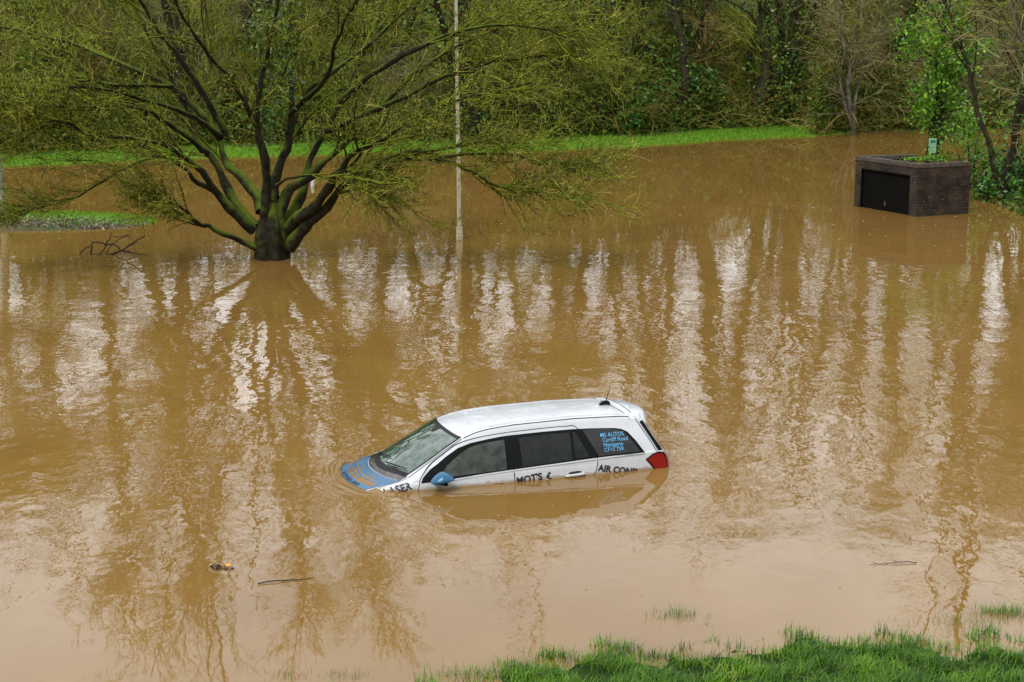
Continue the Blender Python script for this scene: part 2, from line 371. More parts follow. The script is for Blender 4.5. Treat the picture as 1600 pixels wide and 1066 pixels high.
# water: one sheet, finely divided where it washes over the bonnet
def lipX(Y): return .455+.33*Y*Y
def cowlX(Y): return .80+.185*(abs(Y)/.7)**2
def water_h(WX, WY):
    Z = np.zeros_like(WX)
    L = (np.stack([WX, WY, np.zeros_like(WX)], -1)-TN)@RN
    X = L[..., 0]+2.4; Y = -L[..., 1]
    m = (X > -.2) & (X < 1.3) & (np.abs(Y) < 1.3)
    for i in zip(*np.nonzero(m)):
        x, y = X[i], Y[i]; ay = abs(y)
        he = .70                                # bonnet half width
        lx = lipX(y); cx = cowlX(min(ay, .7)*1.0)
        xx = min(max(x, lx), 1.0); yy = min(ay, he)
        z_l = topZ(xx, yy); wz = (TN+RN@np.array([xx-2.4, -math.copysign(yy, y), z_l]))[2]
        if lx <= x <= cx+.1 and ay < he:
            d = cx-x; span = cx-lx; q = d/span
            ph = d/.058*2*math.pi+1.1*math.sin(y*6+2)+.5*math.sin(y*13+x*5)
            bias = np.interp(q, [-.2, .0, .12, .25, .5, .68, .77, .84, 1.0], [-.05, -.03, -.002, .004, .0045, .009, .003, -.011, -.014])
            bias += .0035*math.sin(x*9+y*5+1)*math.sin(y*8-x*3)-.003*(y < -.35)
            e = .0055*math.sin(ph)*(.75+.25*math.sin(y*5+1.3))+.0012*math.sin(y*37+x*19)
            z = wz+bias+e
            side = np.interp(ay, [he-.12, he], [0, 1])
            Z[i] = z*(1-side)+(wz-.02)*side if wz > .03 else z
            if x > cx-.02: Z[i] = min(Z[i], wz-.03)
        else:
            # distance outside the bonnet outline
            dx = max(lx-x, 0); dy = max(ay-he, 0); dd = math.hypot(dx, dy)
            if x > cx: continue
            z0 = max(wz-.006, 0)
            ff = max(0, 1-dd/.26)
            Z[i] = z0*ff**2*(1-.0*dy)+.0035*math.sin(dd*48+1.5*math.sin(y*3))*math.exp(-dd*8)
            if dy > 0 or ay > he: Z[i] = min(Z[i], wz-.035) if wz > .04 else Z[i]
            if x > .75: Z[i] *= max(0, 1-(x-.75)/.2)
    return Z
wx = axis([(-400, -60, 20), (-60, -3, 3), (-3, -2.6, .1), (-2.6, -.7, .012), (-.7, 3, .37), (3, 60, 3), (60, 400, 20)])
wy = axis([(8, 18, 1), (18, 19.1, .1), (19.1, 21.3, .012), (21.3, 24, .45), (24, 110, 2)])
tag(link('water', grid_mesh('water', wx, wy, water_h, [m_water])), kind='structure')

# ------------------------------------------------------------------ the car
m_paint = plain('silver_white_paint', (.68, .69, .71), .28, .5, 0, .6)
m_blue = plain('sky_blue_vinyl', (.022, .125, .25), .24, .4, 0, .1)
m_black = plain('black_trim', (.004, .0045, .005), .35, .15)
m_gap = plain('shut_gap', (.03, .03, .03), .8)
m_rub = plain('rubber', (.02, .02, .02), .8)
m_chrome = plain('chrome', (.7, .7, .72), .2, .5, 1)
m_letter = plain('black_vinyl_lettering', (.015, .016, .03), .5)
m_letb = plain('light_blue_vinyl_lettering', (.12, .42, .75), .5)
m_white = plain('white_frosted_trim', (.6, .6, .6), .3)
def wet(name, a, c, rough, sc):
    m, nt, b = mat(name); n = noise(nt, sc, 6, .65); r = ramp(nt, n.outputs[0], [(.35, a), (.68, c)])
    nt.links.new(r.outputs[0], b.inputs['Base Color']); b.inputs['Roughness'].default_value = rough; b.inputs['Coat Weight'].default_value = .5; b.inputs['Coat Roughness'].default_value = .02
    return m
m_screen = wet('windscreen_glass', (.004, .026, .013), (.11, .18, .14), .05, 9)  # dark and pale green mottle: reflections of trees and sky put into the colour
m_scut = wet('wet_scuttle', (.002, .002, .002), (.05, .028, .012), .2, 7)
m_gfront = wet('front_side_glass', (.016, .03, .022), (.085, .11, .09), .12, 6)
m_grear = wet('tinted_side_glass', (.004, .007, .006), (.020, .028, .024), .08, 5)
def see_through(name, tint, film, lo, hi, sc):
    m, nt, b = mat(name); o = nt.nodes['Material Output']; nt.nodes.remove(b)
    tr = N(nt, 'ShaderNodeBsdfTransparent'); tr.inputs[0].default_value = (*tint, 1); df = N(nt, 'ShaderNodeBsdfDiffuse'); df.inputs[0].default_value = (*film, 1)
    gl = N(nt, 'ShaderNodeBsdfGlossy'); gl.inputs['Roughness'].default_value = .03
    n = noise(nt, sc, 6, .7); mr = N(nt, 'ShaderNodeMapRange'); mr.inputs[1].default_value = .35; mr.inputs[2].default_value = .65; mr.inputs[3].default_value = lo; mr.inputs[4].default_value = hi; nt.links.new(n.outputs[0], mr.inputs[0])
    m1 = N(nt, 'ShaderNodeMixShader'); nt.links.new(mr.outputs[0], m1.inputs[0]); nt.links.new(tr.outputs[0], m1.inputs[1]); nt.links.new(df.outputs[0], m1.inputs[2])
    fr = N(nt, 'ShaderNodeFresnel'); fr.inputs[0].default_value = 1.5; bp = N(nt, 'ShaderNodeBump'); bp.inputs['Strength'].default_value = .15; bp.inputs['Distance'].default_value = .01; nt.links.new(n.outputs[0], bp.inputs['Height']); nt.links.new(bp.outputs[0], gl.inputs['Normal'])
    m2 = N(nt, 'ShaderNodeMixShader'); nt.links.new(fr.outputs[0], m2.inputs[0]); nt.links.new(m1.outputs[0], m2.inputs[1]); nt.links.new(gl.outputs[0], m2.inputs[2]); nt.links.new(m2.outputs[0], o.inputs[0]); return m
m_gfront = see_through('fogged_side_glass', (.55, .62, .56), (.15, .19, .16), .10, .42, 7)
m_grear = see_through('tinted_side_glass_clear', (.28, .34, .30), (.04, .055, .048), .06, .30, 7)
m_seat = plain('charcoal_seat_cloth', (.035, .035, .038), .9, .2)
m_gdark = wet('dark_tinted_glass', (.003, .004, .004), (.010, .012, .012), .05, 6)
m_red = plain('red_lens', (.28, .008, .01), .12, .5, 0, 1); m_clear = plain('clear_lens', (.45, .42, .40), .1, .5, 0, 1)
m, nt, b = m_paint, m_paint.node_tree, m_paint.node_tree.nodes['Principled BSDF']     # rain film and a little dirt
n = noise(nt, 3.5, 6, .65); r = ramp(nt, n.outputs[0], [(.3, (.56, .59, .64)), (.7, (.65, .68, .73))]); nt.links.new(r.outputs[0], b.inputs['Base Color'])
n2 = noise(nt, 3, 3, .5); r2 = ramp(nt, n2.outputs[0], [(.35, (.24,)*3), (.7, (.32,)*3)]); nt.links.new(r2.outputs[0], b.inputs['Roughness'])

def silt_line(m):
    nt = m.node_tree; b = nt.nodes['Principled BSDF']; inp = b.inputs['Base Color']
    if inp.is_linked: src = inp.links[0].from_socket
    else: q = N(nt, 'ShaderNodeRGB'); q.outputs[0].default_value = inp.default_value; src = q.outputs[0]
    g = N(nt, 'ShaderNodeNewGeometry'); sp = N(nt, 'ShaderNodeSeparateXYZ'); nt.links.new(g.outputs['Position'], sp.inputs[0])
    n = noise(nt, 14, 4, .6, obj=False, stretch=(1, 1, 2.5)); a = N(nt, 'ShaderNodeMath', operation='MULTIPLY_ADD'); a.inputs[1].default_value = .09; nt.links.new(n.outputs[0], a.inputs[0])
    mz = N(nt, 'ShaderNodeMath', operation='MULTIPLY'); mz.inputs[1].default_value = -1; nt.links.new(sp.outputs[2], mz.inputs[0]); nt.links.new(mz.outputs[0], a.inputs[2])
    mr = N(nt, 'ShaderNodeMapRange'); mr.inputs[1].default_value = .0; mr.inputs[2].default_value = .035; mr.inputs[4].default_value = .75; nt.links.new(a.outputs[0], mr.inputs[0])
    mx = N(nt, 'ShaderNodeMixRGB'); nt.links.new(mr.outputs[0], mx.inputs[0]); nt.links.new(src, mx.inputs[1]); mx.inputs[2].default_value = (.30, .19, .08, 1); nt.links.new(mx.outputs[0], inp)
silt_line(m_paint)
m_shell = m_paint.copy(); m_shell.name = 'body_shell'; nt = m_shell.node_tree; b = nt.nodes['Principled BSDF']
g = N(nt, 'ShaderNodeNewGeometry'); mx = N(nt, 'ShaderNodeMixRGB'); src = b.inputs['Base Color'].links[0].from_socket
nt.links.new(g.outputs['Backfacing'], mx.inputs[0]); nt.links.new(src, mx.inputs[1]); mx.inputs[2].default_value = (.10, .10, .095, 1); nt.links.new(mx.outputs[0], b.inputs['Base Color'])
car = bpy.data.objects.new('estate_car', None); COL.objects.link(car)
car.matrix_world = Matrix.Translation(TV) @ RM.to_4x4()
tag(car, 'white estate car with sky blue bonnet stranded up to its door handles in brown floodwater', 'car')

def smooth_poly(pts, corners=()):
    """rounded closed outline; indices in corners stay sharp"""
    out = []; n = len(pts)
    for i, p in enumerate(pts):
        if i in corners: out.append(p); continue
        a = np.array(pts[i-1]); b_ = np.array(p); c = np.array(pts[(i+1) % n])
        out += [tuple(b_+(a-b_)*.25), tuple(b_*.75+(a+c)*.125), tuple(b_+(c-b_)*.25)]
    return out
gF = smooth_poly([(1.50, .985), (1.53, 1.085), (1.69, 1.19), (1.84, 1.275), (1.98, 1.312), (2.2, 1.332), (2.34, 1.338), (2.315, 1.005), (1.9, .992)], (0, 6, 7))
gR = [(2.52, 1.015), (2.53, 1.343), (2.85, 1.350), (3.20, 1.345), (3.175, 1.035)]
gT = [(3.215, 1.045), (3.235, 1.345), (3.275, 1.335), (3.405, 1.06), (3.40, 1.05)]
gQ = smooth_poly([(3.53, 1.045), (3.375, 1.355), (3.6, 1.350), (3.79, 1.330), (3.90, 1.300), (4.0, 1.19), (4.085, 1.05)], (0, 1, 6))
def inside(x, z, poly):
    c = False; j = len(poly)-1
    for i in range(len(poly)):
        (xi, zi), (xj, zj) = poly[i], poly[j]
        if (zi > z) != (zj > z) and x < (xj-xi)*(z-zi)/(zj-zi)+xi: c = not c
        j = i
    return c
def near_window(x, z):
    return any(inside(x+dx, z+dz, g) for g in (gF, gR, gT) for dx in (-.022, 0, .022) for dz in (-.022, 0, .022))
def shell():
    st = list(np.arange(.2, XS, .03))+list(np.linspace(XS, 4.1, 9))
    V = []; 
    for X in st:
        s = sec(X)
        V.append([loc(fwd(X, y, z), y, z) for y, z in s]+[loc(fwd(X, y, z), -y, z) for y, z in s[-2::-1]])
    V = np.array(V); m, k, _ = V.shape; i = (np.arange(m-1)[:, None]*k+np.arange(k-1)[None, :]).ravel()
    Q = np.stack([i, i+1, i+k+1, i+k], 1); c_ = V.reshape(-1, 3)[Q].mean(1)
    Q = Q[[not (abs(y) > .55 and .95 < z < 1.40 and near_window(x+2.4, z)) for x, y, z in c_]]
    G = Geo(); G.add(V.reshape(-1, 3), Q)
    # tail cap between the two flanks
    s = sec(4.1); rows = []
    for y, z in s[:-1]:
        r = []
        for f in np.linspace(-1, 1, 17): r.append(loc(np.interp(z, *Z_END)+.10*(1-abs(f)**2.4)*min(1, y/.5), f*y, z+(0 if z < 1.4 else (1-f*f)*(tv(T_zc, 4.1)-z)*.9)))
        rows.append(r)
    V = np.array(rows); m, k, _ = V.shape; i = (np.arange(m-1)[:, None]*k+np.arange(k-1)[None, :]).ravel()
    G.add(V.reshape(-1, 3), np.stack([i, i+k, i+k+1, i+1], 1))
    s = sec(.2); rows = []
    for y, z in s[:-1]: rows.append([loc(.2-.12*(1-abs(f)**2.4)*(y/.5), f*y, z) for f in np.linspace(-1, 1, 9)])
    V = np.array(rows); m, k, _ = V.shape; i = (np.arange(m-1)[:, None]*k+np.arange(k-1)[None, :]).ravel()
    G.add(V.reshape(-1, 3), np.stack([i, i+1, i+k+1, i+k], 1))
    return G.mesh('body', [m_shell], True)
bme = shell()
# faces outward, so that the inside of the shell reads as lining
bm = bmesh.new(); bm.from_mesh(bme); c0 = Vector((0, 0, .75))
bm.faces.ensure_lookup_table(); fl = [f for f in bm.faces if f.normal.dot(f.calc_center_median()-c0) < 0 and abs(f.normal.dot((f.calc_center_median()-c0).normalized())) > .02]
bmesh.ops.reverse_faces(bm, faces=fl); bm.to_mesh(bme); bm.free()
body = link('body', bme, car)
def cushion(name, x0, x1, y0, y1, z0, z1, rake, parent, mt=None, bev=.05):
    bm = bmesh.new(); bmesh.ops.create_cube(bm, size=1)
    for v in bm.verts: v.co = ((x0+x1)/2+v.co.x*(x1-x0)+(v.co.z+.5)*rake, (y0+y1)/2+v.co.y*(y1-y0), (z0+z1)/2+v.co.z*(z1-z0))
    bmesh.ops.bevel(bm, geom=bm.edges[:], offset=bev, segments=3, affect='EDGES')
    for v in bm.verts: v.co = loc(*v.co)
    bmesh.ops.recalc_face_normals(bm, faces=bm.faces)
    me = bpy.data.meshes.new(name); bm.to_mesh(me); bm.free(); me.materials.append(mt or m_seat)
    for p in me.polygons: p.use_smooth = True
    return link(name, me, parent)
for yc_ in (.36, -.36):
    st_ = cushion('seat', 1.95, 2.45, yc_-.25, yc_+.25, .42, .56, 0, car); cushion('backrest', 2.38, 2.54, yc_-.25, yc_+.25, .50, 1.10, .16, st_); cushion('headrest', 2.56, 2.66, yc_-.13, yc_+.13, 1.13, 1.29, .02, st_, None, .04)
st_ = cushion('rear_seat', 2.95, 3.4, -.62, .62, .44, .58, 0, car); cushion('backrest', 3.36, 3.50, -.62, .62, .52, 1.06, .14, st_)
for yc_ in (.38, -.38): cushion('headrest', 3.52, 3.60, yc_-.13, yc_+.13, 1.07, 1.20, .02, st_, None, .035)
cushion('dashboard', 1.15, 1.62, -.66, .66, .70, .955, 0, car, m_black, .06)
a_ = np.linspace(0, 2*np.pi, 25); V_ = np.array([loc(1.80+.05*math.sin(t), -.36+.185*math.cos(t), .93+.17*math.sin(t)) for t in a_]); V, Q = tubes(V_[None], np.full((1, 25), .014), 8)
link('steering_wheel', mesh_arrays('steering_wheel', V, Q, None, [m_black], smooth=True), car)

def patch(name, poly, fn, off, mt, parent, grid=.07, holes=None):
    bm = bmesh.new()
    if holes:
        loops = [[Vector((a, c, 0)) for a, c in l] for l in [poly]+holes]; flat = [bm.verts.new(p) for l in loops for p in l]
        for t in tessellate_polygon(loops): bm.faces.new([flat[i] for i in t])
        bmesh.ops.recalc_face_normals(bm, faces=bm.faces)
    else:
        vs = [bm.verts.new((a, c, 0)) for a, c in poly]; bm.faces.new(vs)
    xs = [p[0] for p in poly]; zs = [p[1] for p in poly]
    for ax, lo, hi in ((0, min(xs), max(xs)), (1, min(zs), max(zs))):
        g = lo+grid
        while g < hi:
            pl = [0, 0, 0]; pl[ax] = g; no = [0, 0, 0]; no[ax] = 1
            bmesh.ops.bisect_plane(bm, geom=bm.verts[:]+bm.edges[:]+bm.faces[:], plane_co=pl, plane_no=no); g += grid
    bmesh.ops.triangulate(bm, faces=[f for f in bm.faces if len(f.verts) > 4])
    bmesh.ops.remove_doubles(bm, verts=bm.verts, dist=.0008)
    for v in bm.verts: v.co = fn(v.co.x, v.co.y, off)
    bmesh.ops.recalc_face_normals(bm, faces=bm.faces)
    me = bpy.data.meshes.new(name); bm.to_mesh(me); bm.free(); me.materials.append(mt)
    for p in me.polygons: p.use_smooth = True
    # normals outward: away from the car's middle
    c = Vector((0, 0, .8)); s = sum((p.normal.dot(p.center-c)) for p in me.polygons)
    if s < 0: me.flip_normals()
    return link(name, me, parent)
def rib(G, pts, width, fn, off, sub=6, m=0):
    """a flat strip along a 2-D polyline, mapped on the surface"""
    P = catmull(np.array(pts, float), sub) if sub > 1 else np.array(pts, float)
    T = np.gradient(P, axis=0); T = T/np.maximum(np.linalg.norm(T, axis=1, keepdims=True), 1e-6); Nn = np.stack([-T[:, 1], T[:, 0]], 1)*width/2
    V = []
    for p, n in zip(P, Nn): V += [fn(*(p-n), off), fn(*(p+n), off)]
    i = np.arange(len(P)-1)[:, None]*2; G.add(V, np.concatenate([i+np.array([[0, 1, 3, 2]])]), m=m)
def strips(name, lst, fn, off, mt, parent, sub=6):
    G = Geo()
    for pts, wd in lst: rib(G, pts, wd, fn, off, sub)
    return link(name, G.mesh(name, [mt]), parent)
def smooth_poly(pts, corners=()):
    """rounded closed outline; indices in corners stay sharp"""
    out = []; n = len(pts)
    for i, p in enumerate(pts):
        if i in corners: out.append(p); continue
        a = np.array(pts[i-1]); b_ = np.array(p); c = np.array(pts[(i+1) % n])
        out += [tuple(b_+(a-b_)*.25), tuple(b_*.75+(a+c)*.125), tuple(b_+(c-b_)*.25)]
    return out

DLO = [(1.225, .945), (1.26, 1.005), (1.36, 1.085), (1.47, 1.145), (1.584, 1.215), (1.75, 1.298), (1.914, 1.34), (2.124, 1.362), (2.301, 1.378), (2.459, 1.382),
       (2.845, 1.384), (3.242, 1.379), (3.5, 1.366), (3.80, 1.343), (3.89, 1.325), (3.962, 1.290), (4.05, 1.185), (4.150, 1.030), (3.507, 1.026), (3.188, 1.016), (2.373, .992), (2.051, .978), (1.642, .957)]
HOOD = [(lipX(y)+.0, y) for y in np.linspace(-.62, .62, 15)]+[(.80, .68), (1.0, .695)]+[(cowlX(y), y) for y in np.linspace(.66, -.66, 15)]+[(1.0, -.695), (.80, -.68)]
hood = patch('bonnet', HOOD, top_map, .004, m_blue, car, .08)
for sg in (1, -1): strips('shut_line', [([(.60, sg*.685), (.80, sg*.70), (1.0, sg*.71), (1.09, sg*.70)], .010)], top_map, .003, m_gap, hood)
# windscreen and the black scuttle below it
def ws_b(y): return .885+.185*(abs(y)/.66)**2
def ws_t(y): return 1.745+.075*(abs(y)/.55)**2
ys = np.linspace(-1, 1, 17)
cowl = [(cowlX(y*.69)+.01, y*.69) for y in ys]+[(1.10, .665)]+[(ws_b(y*.64)+.03, y*.64) for y in ys[::-1]]+[(1.10, -.665)]
patch('scuttle_panel', cowl, top_map, .005, m_scut, car, .08)
wso = [(ws_b(y*.645)+.0, y*.645) for y in ys]+[(1.4, .622), (1.6, .596)]+[(ws_t(y*.570), y*.570) for y in ys[::-1]]+[(1.6, -.596), (1.4, -.622)]
wscr = patch('windscreen_surround', wso, top_map, .007, m_black, car, .08)
wsi = [(ws_b(y*.630)+.075, y*.630) for y in ys]+[(1.4, .609), (1.6, .584)]+[(ws_t(y*.558)-.05, y*.558) for y in ys[::-1]]+[(1.6, -.584), (1.4, -.609)]
glass = patch('windscreen', wsi, top_map, .010, m_screen, car, .07)
patch('mirror_mount', smooth_poly([(1.60, -.05), (1.60, .05), (1.72, .07), (1.72, -.07)]), top_map, .013, m_black, glass, .05)
for y0, y1, x0, x1 in ((-.45, .05, 1.03, 1.06), (.12, .56, .985, 1.13)):   # parked wipers
    P, R_ = resample([top_map(x0, y0, .03), top_map((x0+x1)/2-.02, (y0+y1)/2, .035), top_map(x1, y1, .03)], [.009, .008, .006], 9)
    G = Geo(); G.add(*tubes(P[None], R_[None], 6)); link('wiper', G.mesh('wiper', [m_black]), car)
for sg in (1, -1): strips('windscreen_seal', [([(1.10, sg*.695), (1.25, sg*.672), (1.4, sg*.652), (1.6, sg*.624), (1.82, sg*.602)], .012)], top_map, .004, m_gap, wscr)
roofl = []
G = Geo()
for sg in (1, -1): rib(G, [(1.84, sg*.600), (2.0, sg*.583), (2.2, sg*.572), (2.5, sg*.564), (3.3, sg*.560), (3.9, sg*.563), (4.08, sg*.57)], .014, top_map, .003)
rib(G, [(4.06, -.56), (4.02, -.35), (4.0, 0), (4.02, .35), (4.06, .56)], .012, top_map, .003)
link('roof_seam', G.mesh('roof_seam', [m_gap]), body)

for sg in (1, -1):
    sm = side_map(sg)
    # doors: a skin a few millimetres proud, with the gap drawn round it
    fd = [(1.225, .30), (1.205, .6), (1.185, .80), (1.20, .92), (1.235, 1.0), (1.36, 1.118), (1.584, 1.252), (1.75, 1.338), (1.914, 1.378), (2.124, 1.402), (2.40, 1.418), (2.40, .98), (2.405, .30)]
    rd = [(2.415, .30), (2.415, .98), (2.41, 1.418), (2.845, 1.424), (3.15, 1.420), (3.30, 1.400), (3.42, 1.2), (3.50, 1.03), (3.485, .90), (3.43, .80), (3.38, .6), (3.2, .38), (3.0, .30)]
    dF = patch('front_door', fd, sm, .003, m_paint, car, .08, [gF]); dR = patch('rear_door', rd, sm, .003, m_paint, car, .08, [gR, gT])
    G = Geo(); rib(G, fd[:10]+[(2.40, 1.418)], .009, sm, .0045, 4); rib(G, [(2.407, 1.0), (2.407, .3)], .010, sm, .0045, 12); link('shut_line', G.mesh('shut_line', [m_gap]), dF)
    G = Geo(); rib(G, rd[2:12], .009, sm, .0045, 4); link('shut_line', G.mesh('shut_line', [m_gap]), dR)
    patch('window_surround', DLO, sm, .008, m_black, car, .06, [gF, gR, gT])
    patch('front_window', gF, sm, .011, m_gfront, dF, .06); patch('rear_window', gR, sm, .011, m_grear, dR, .06); patch('rear_window_light', gT, sm, .011, m_grear, dR, .06)
    q = patch('quarter_window', gQ, sm, .011, m_gdark, car, .06)
    G = Geo(); rib(G, [(1.46, .945), (1.642, .953), (2.051, .973), (2.40, .986)], .014, sm, .013, 4); link('window_seal', G.mesh('window_seal', [m_chrome]), dF)
    G = Geo(); rib(G, [(2.41, .986), (3.188, 1.010), (3.49, 1.018)], .014, sm, .013, 6); link('window_seal', G.mesh('window_seal', [m_chrome]), dR)
    G = Geo(); rib(G, [(3.51, 1.019), (3.8, 1.022), (4.14, 1.024)], .014, sm, .013, 6); link('window_seal', G.mesh('window_seal', [m_chrome]), q)
    for d, x0, dz in ((dF, 2.06, -.045), (dR, 3.06, 0)):
        P, R_ = resample([sm(x0, .845+dz, .012), sm(x0+.03, .85+dz, .035), sm(x0+.13, .855+dz, .045), sm(x0+.23, .858+dz, .035), sm(x0+.26, .858+dz, .012)], [.012, .018, .020, .018, .012], 14)
        G = Geo(); G.add(*tubes(P[None], R_[None], 8)); h_ = link('handle', G.mesh('handle', [m_paint], True), d)
        patch('handle_recess', smooth_poly([(x0+.05, .865+dz), (x0+.05, .895+dz), (x0+.22, .90+dz), (x0+.22, .87+dz)]), sm, .0055, m_gap, d, .05)
    if sg == 1:
        # wing mirror: a shell that bulges forward, blue cap over a black foot
        bm = bmesh.new(); bmesh.ops.create_uvsphere(bm, u_segments=24, v_segments=16, radius=1)
        for v in bm.verts:
            x, y, z = v.co; y2 = y
            sh = 1-.35*max(0, z)*abs(x)
            v.co = (x*.155*(1-.25*max(0, z))*(1 if x < 0 else .95), y*.12*sh, z*(.098 if z > 0 else .030)*(1-.25*max(0, x)**2)); v.co.z -= .02*max(0, -x)
        zc_ = 1.012; yc = 1.0
        me = bpy.data.meshes.new('mirror_cap'); 
        for v in bm.verts: v.co = Vector(loc(1.455, sg*yc, zc_))+Vector((v.co.x, v.co.y, v.co.z))
        bm.to_mesh(me); bm.free(); me.materials.append(m_blue)
        for p in me.polygons: p.use_smooth = True
        mir = link('wing_mirror', me, car)
        G = Geo(); P, R_ = resample([loc(1.40, sg*.83, .965), loc(1.43, sg*.88, .968), loc(1.47, sg*.95, .965), loc(1.475, sg*1.08, .970)], [.05, .045, .042, .02], 10)
        G.add(*tubes(P[None], R_[None], 10)); link('mirror_foot', G.mesh('mirror_foot', [m_black], True), mir)
    # rear lamp
    lamp = [(4.15, .945), (4.25, 1.005), (4.33, 1.025), (4.405, 1.015), (4.455, .93), (4.46, .84), (4.40, .80), (4.27, .80)]
    patch('lamp_surround', lamp, sm, .006, m_black, car, .05)
    ins = [(4.175, .945), (4.26, .992), (4.33, 1.008), (4.385, 1.0), (4.425, .93), (4.44, .84), (4.40, .812), (4.28, .812)]
    lp = patch('rear_lamp', ins, sm, .016, m_red, car, .04)
    G = Geo(); V = []
    zz = np.linspace(.80, 1.0, 9)
    for z in zz:
        xe = float(np.interp(z, *Z_END)); ye = sideY(4.43, z)
        V += [loc(xe-.015, sg*(ye+.013), z), loc(xe+.012, sg*(ye+.003), z), loc(xe+.028, sg*(ye-.04), z), loc(xe+.05, sg*(ye-.14), z)]
    i = (np.arange(8)[:, None]*4+np.arange(3)[None, :]).ravel(); G.add(V, np.stack([i, i+1, i+5, i+4], 1)); link('lens', G.mesh('lens', [m_red], True), lp)
    strips('tail_shut_line', [([(4.315, 1.03), (4.25, 1.16), (4.16, 1.33), (4.115, 1.42), (4.09, 1.455)], .010)], sm, .004, m_gap, body)
    patch('tailgate_glass_edge', [(4.335, 1.035), (4.25, 1.20), (4.155, 1.385), (4.20, 1.40), (4.29, 1.22), (4.395, 1.035)], sm, .008, m_black, car, .05)
tg = []
patch('tailgate_glass', smooth_poly([(-.60, 1.04), (-.52, 1.36), (.52, 1.36), (.60, 1.04)]), cap_map, .006, m_gdark, car, .08)

# roof spoiler
G = Geo(); prof = []
for y in np.linspace(-.60, .60, 25):
    a = abs(y)/.60; xe = 4.40-.14*a**2.2; z0 = topZ(4.05, min(abs(y), .56)); zt = z0+.006*(1-a**4)
    zd = .018+.055*a**4
    prof.append([(4.03, y, zt-.03), (4.03, y, zt+.012), (4.12, y, zt+.012-.01*a), (xe-.05, y, zt-.012-zd*.6), (xe, y, zt-.03-zd), (xe-.005, y, zt-.052-zd), (xe-.05, y, zt-.062-zd), (4.12, y, zt-.08-zd)])
V = np.array([[loc(*p) for p in r_] for r_ in prof]); m_, k, _ = V.shape
i = (np.arange(m_-1)[:, None]*k+np.arange(k)[None, :]).ravel(); j = (np.arange(m_-1)[:, None]*k+(np.arange(k)[None, :]+1) % k).ravel()
G.add(V.reshape(-1, 3), np.stack([i, i+k, j+k, j], 1))
bm = bmesh.new(); me = G.mesh('roof_spoiler', [m_paint], True); bm.from_mesh(me)
bmesh.ops.holes_fill(bm, edges=bm.edges); bmesh.ops.recalc_face_normals(bm, faces=bm.faces); bm.to_mesh(me); bm.free()
sp = link('roof_spoiler', me, car)
G = Geo(); V = []
for y in np.linspace(-.45, .45, 15): z0 = topZ(4.05, abs(y))+.0185-.006*(abs(y)/.6)**2; V += [loc(4.105, y, z0), loc(4.115, y, z0)]
i = np.arange(14)[:, None]*2; G.add(V, i+np.array([[0, 1, 3, 2]])); link('groove', G.mesh('groove', [m_gap]), sp)
# aerial
z0 = topZ(3.93, 0); G = Geo()
P, R_ = resample([loc(3.86, 0, z0), loc(3.90, 0, z0+.03), loc(3.97, 0, z0+.028), loc(4.0, 0, z0)], [.02, .028, .03, .012], 9); G.add(*tubes(P[None], R_[None], 8))
P, R_ = resample([loc(3.94, 0, z0+.03), loc(4.01, 0, z0+.24)], [.006, .0035], 4); G.add(*tubes(P[None], R_[None], 6))
link('aerial', G.mesh('aerial', [m_black], True), car)
# wheels, under water
for X in (.91, 3.61):
    for sg in (1, -1):
        bm = bmesh.new(); bmesh.ops.create_cone(bm, cap_ends=True, segments=28, radius1=.31, radius2=.31, depth=.20)
        bmesh.ops.bevel(bm, geom=[e for e in bm.edges if abs(e.verts[0].co.z-e.verts[1].co.z) < .01], offset=.03, segments=2, affect='EDGES')
        bmesh.ops.rotate(bm, verts=bm.verts, matrix=Matrix.Rotation(math.pi/2, 3, 'X')); bmesh.ops.translate(bm, verts=bm.verts, vec=loc(X, sg*.74, .315))
        me = bpy.data.meshes.new('wheel'); bm.to_mesh(me); bm.free(); me.materials.append(m_rub); wl = link('wheel', me, car)
        G = Geo(); a = np.arange(20)*2*np.pi/20; V = [loc(X, sg*.855, .315)]+[loc(X+.2*math.cos(t), sg*.843, .315+.2*math.sin(t)) for t in a]
        G.add(V, None, [[0, 1+i, 1+(i+1) % 20] for i in range(20)]); link('rim', G.mesh('rim', [m_chrome]), wl)

def text(s, size, ox, oz, ang, fn, off, mt, name, parent, bold=.012, squeeze=1.0, flipy=1):
    cu = bpy.data.curves.new('t', 'FONT'); cu.body = s; cu.size = size; cu.offset = bold*size; cu.resolution_u = 3
    o = bpy.data.objects.new('t', cu); COL.objects.link(o); C.view_layer.update()
    me = bpy.data.meshes.new_from_object(o.evaluated_get(C.evaluated_depsgraph_get())); bpy.data.objects.remove(o)
    ca, sa = math.cos(ang), math.sin(ang)
    for v in me.vertices:
        x, y = v.co.x*squeeze, v.co.y*flipy; v.co = fn(ox+x*ca-y*sa, oz+x*sa+y*ca, off)
    me.materials.clear(); me.materials.append(mt); me.name = name
    return link(name, me, parent)
def wing_map(X, a, off):
    sc_ = sec(max(X, .25)); j0 = 8; P = sc_[j0:IW+12]; L = np.concatenate([[0], np.cumsum(np.linalg.norm(np.diff(P, axis=0), axis=1))])
    a0 = float(np.interp(.845, np.maximum.accumulate(P[:, 1]), L)); y = float(np.interp(a0+a, L, P[:, 0])); z = float(np.interp(a0+a, L, P[:, 1]))
    y2 = float(np.interp(a0+a+.02, L, P[:, 0])); z2 = float(np.interp(a0+a+.02, L, P[:, 1])); n_ = np.array([z2-z, y-y2]); n_ /= max(np.linalg.norm(n_), 1e-6)
    return loc(X, y+n_[0]*off, z+n_[1]*off)
sm = side_map(1)
text('DIESEL LASER', .122, .40, -.105, rad(12.0), wing_map, .006, m_letter, 'lettering', car, .035)
text("MOT'S", .118, 2.43, .815, rad(5), sm, .0075, m_letter, 'lettering', car, .036)
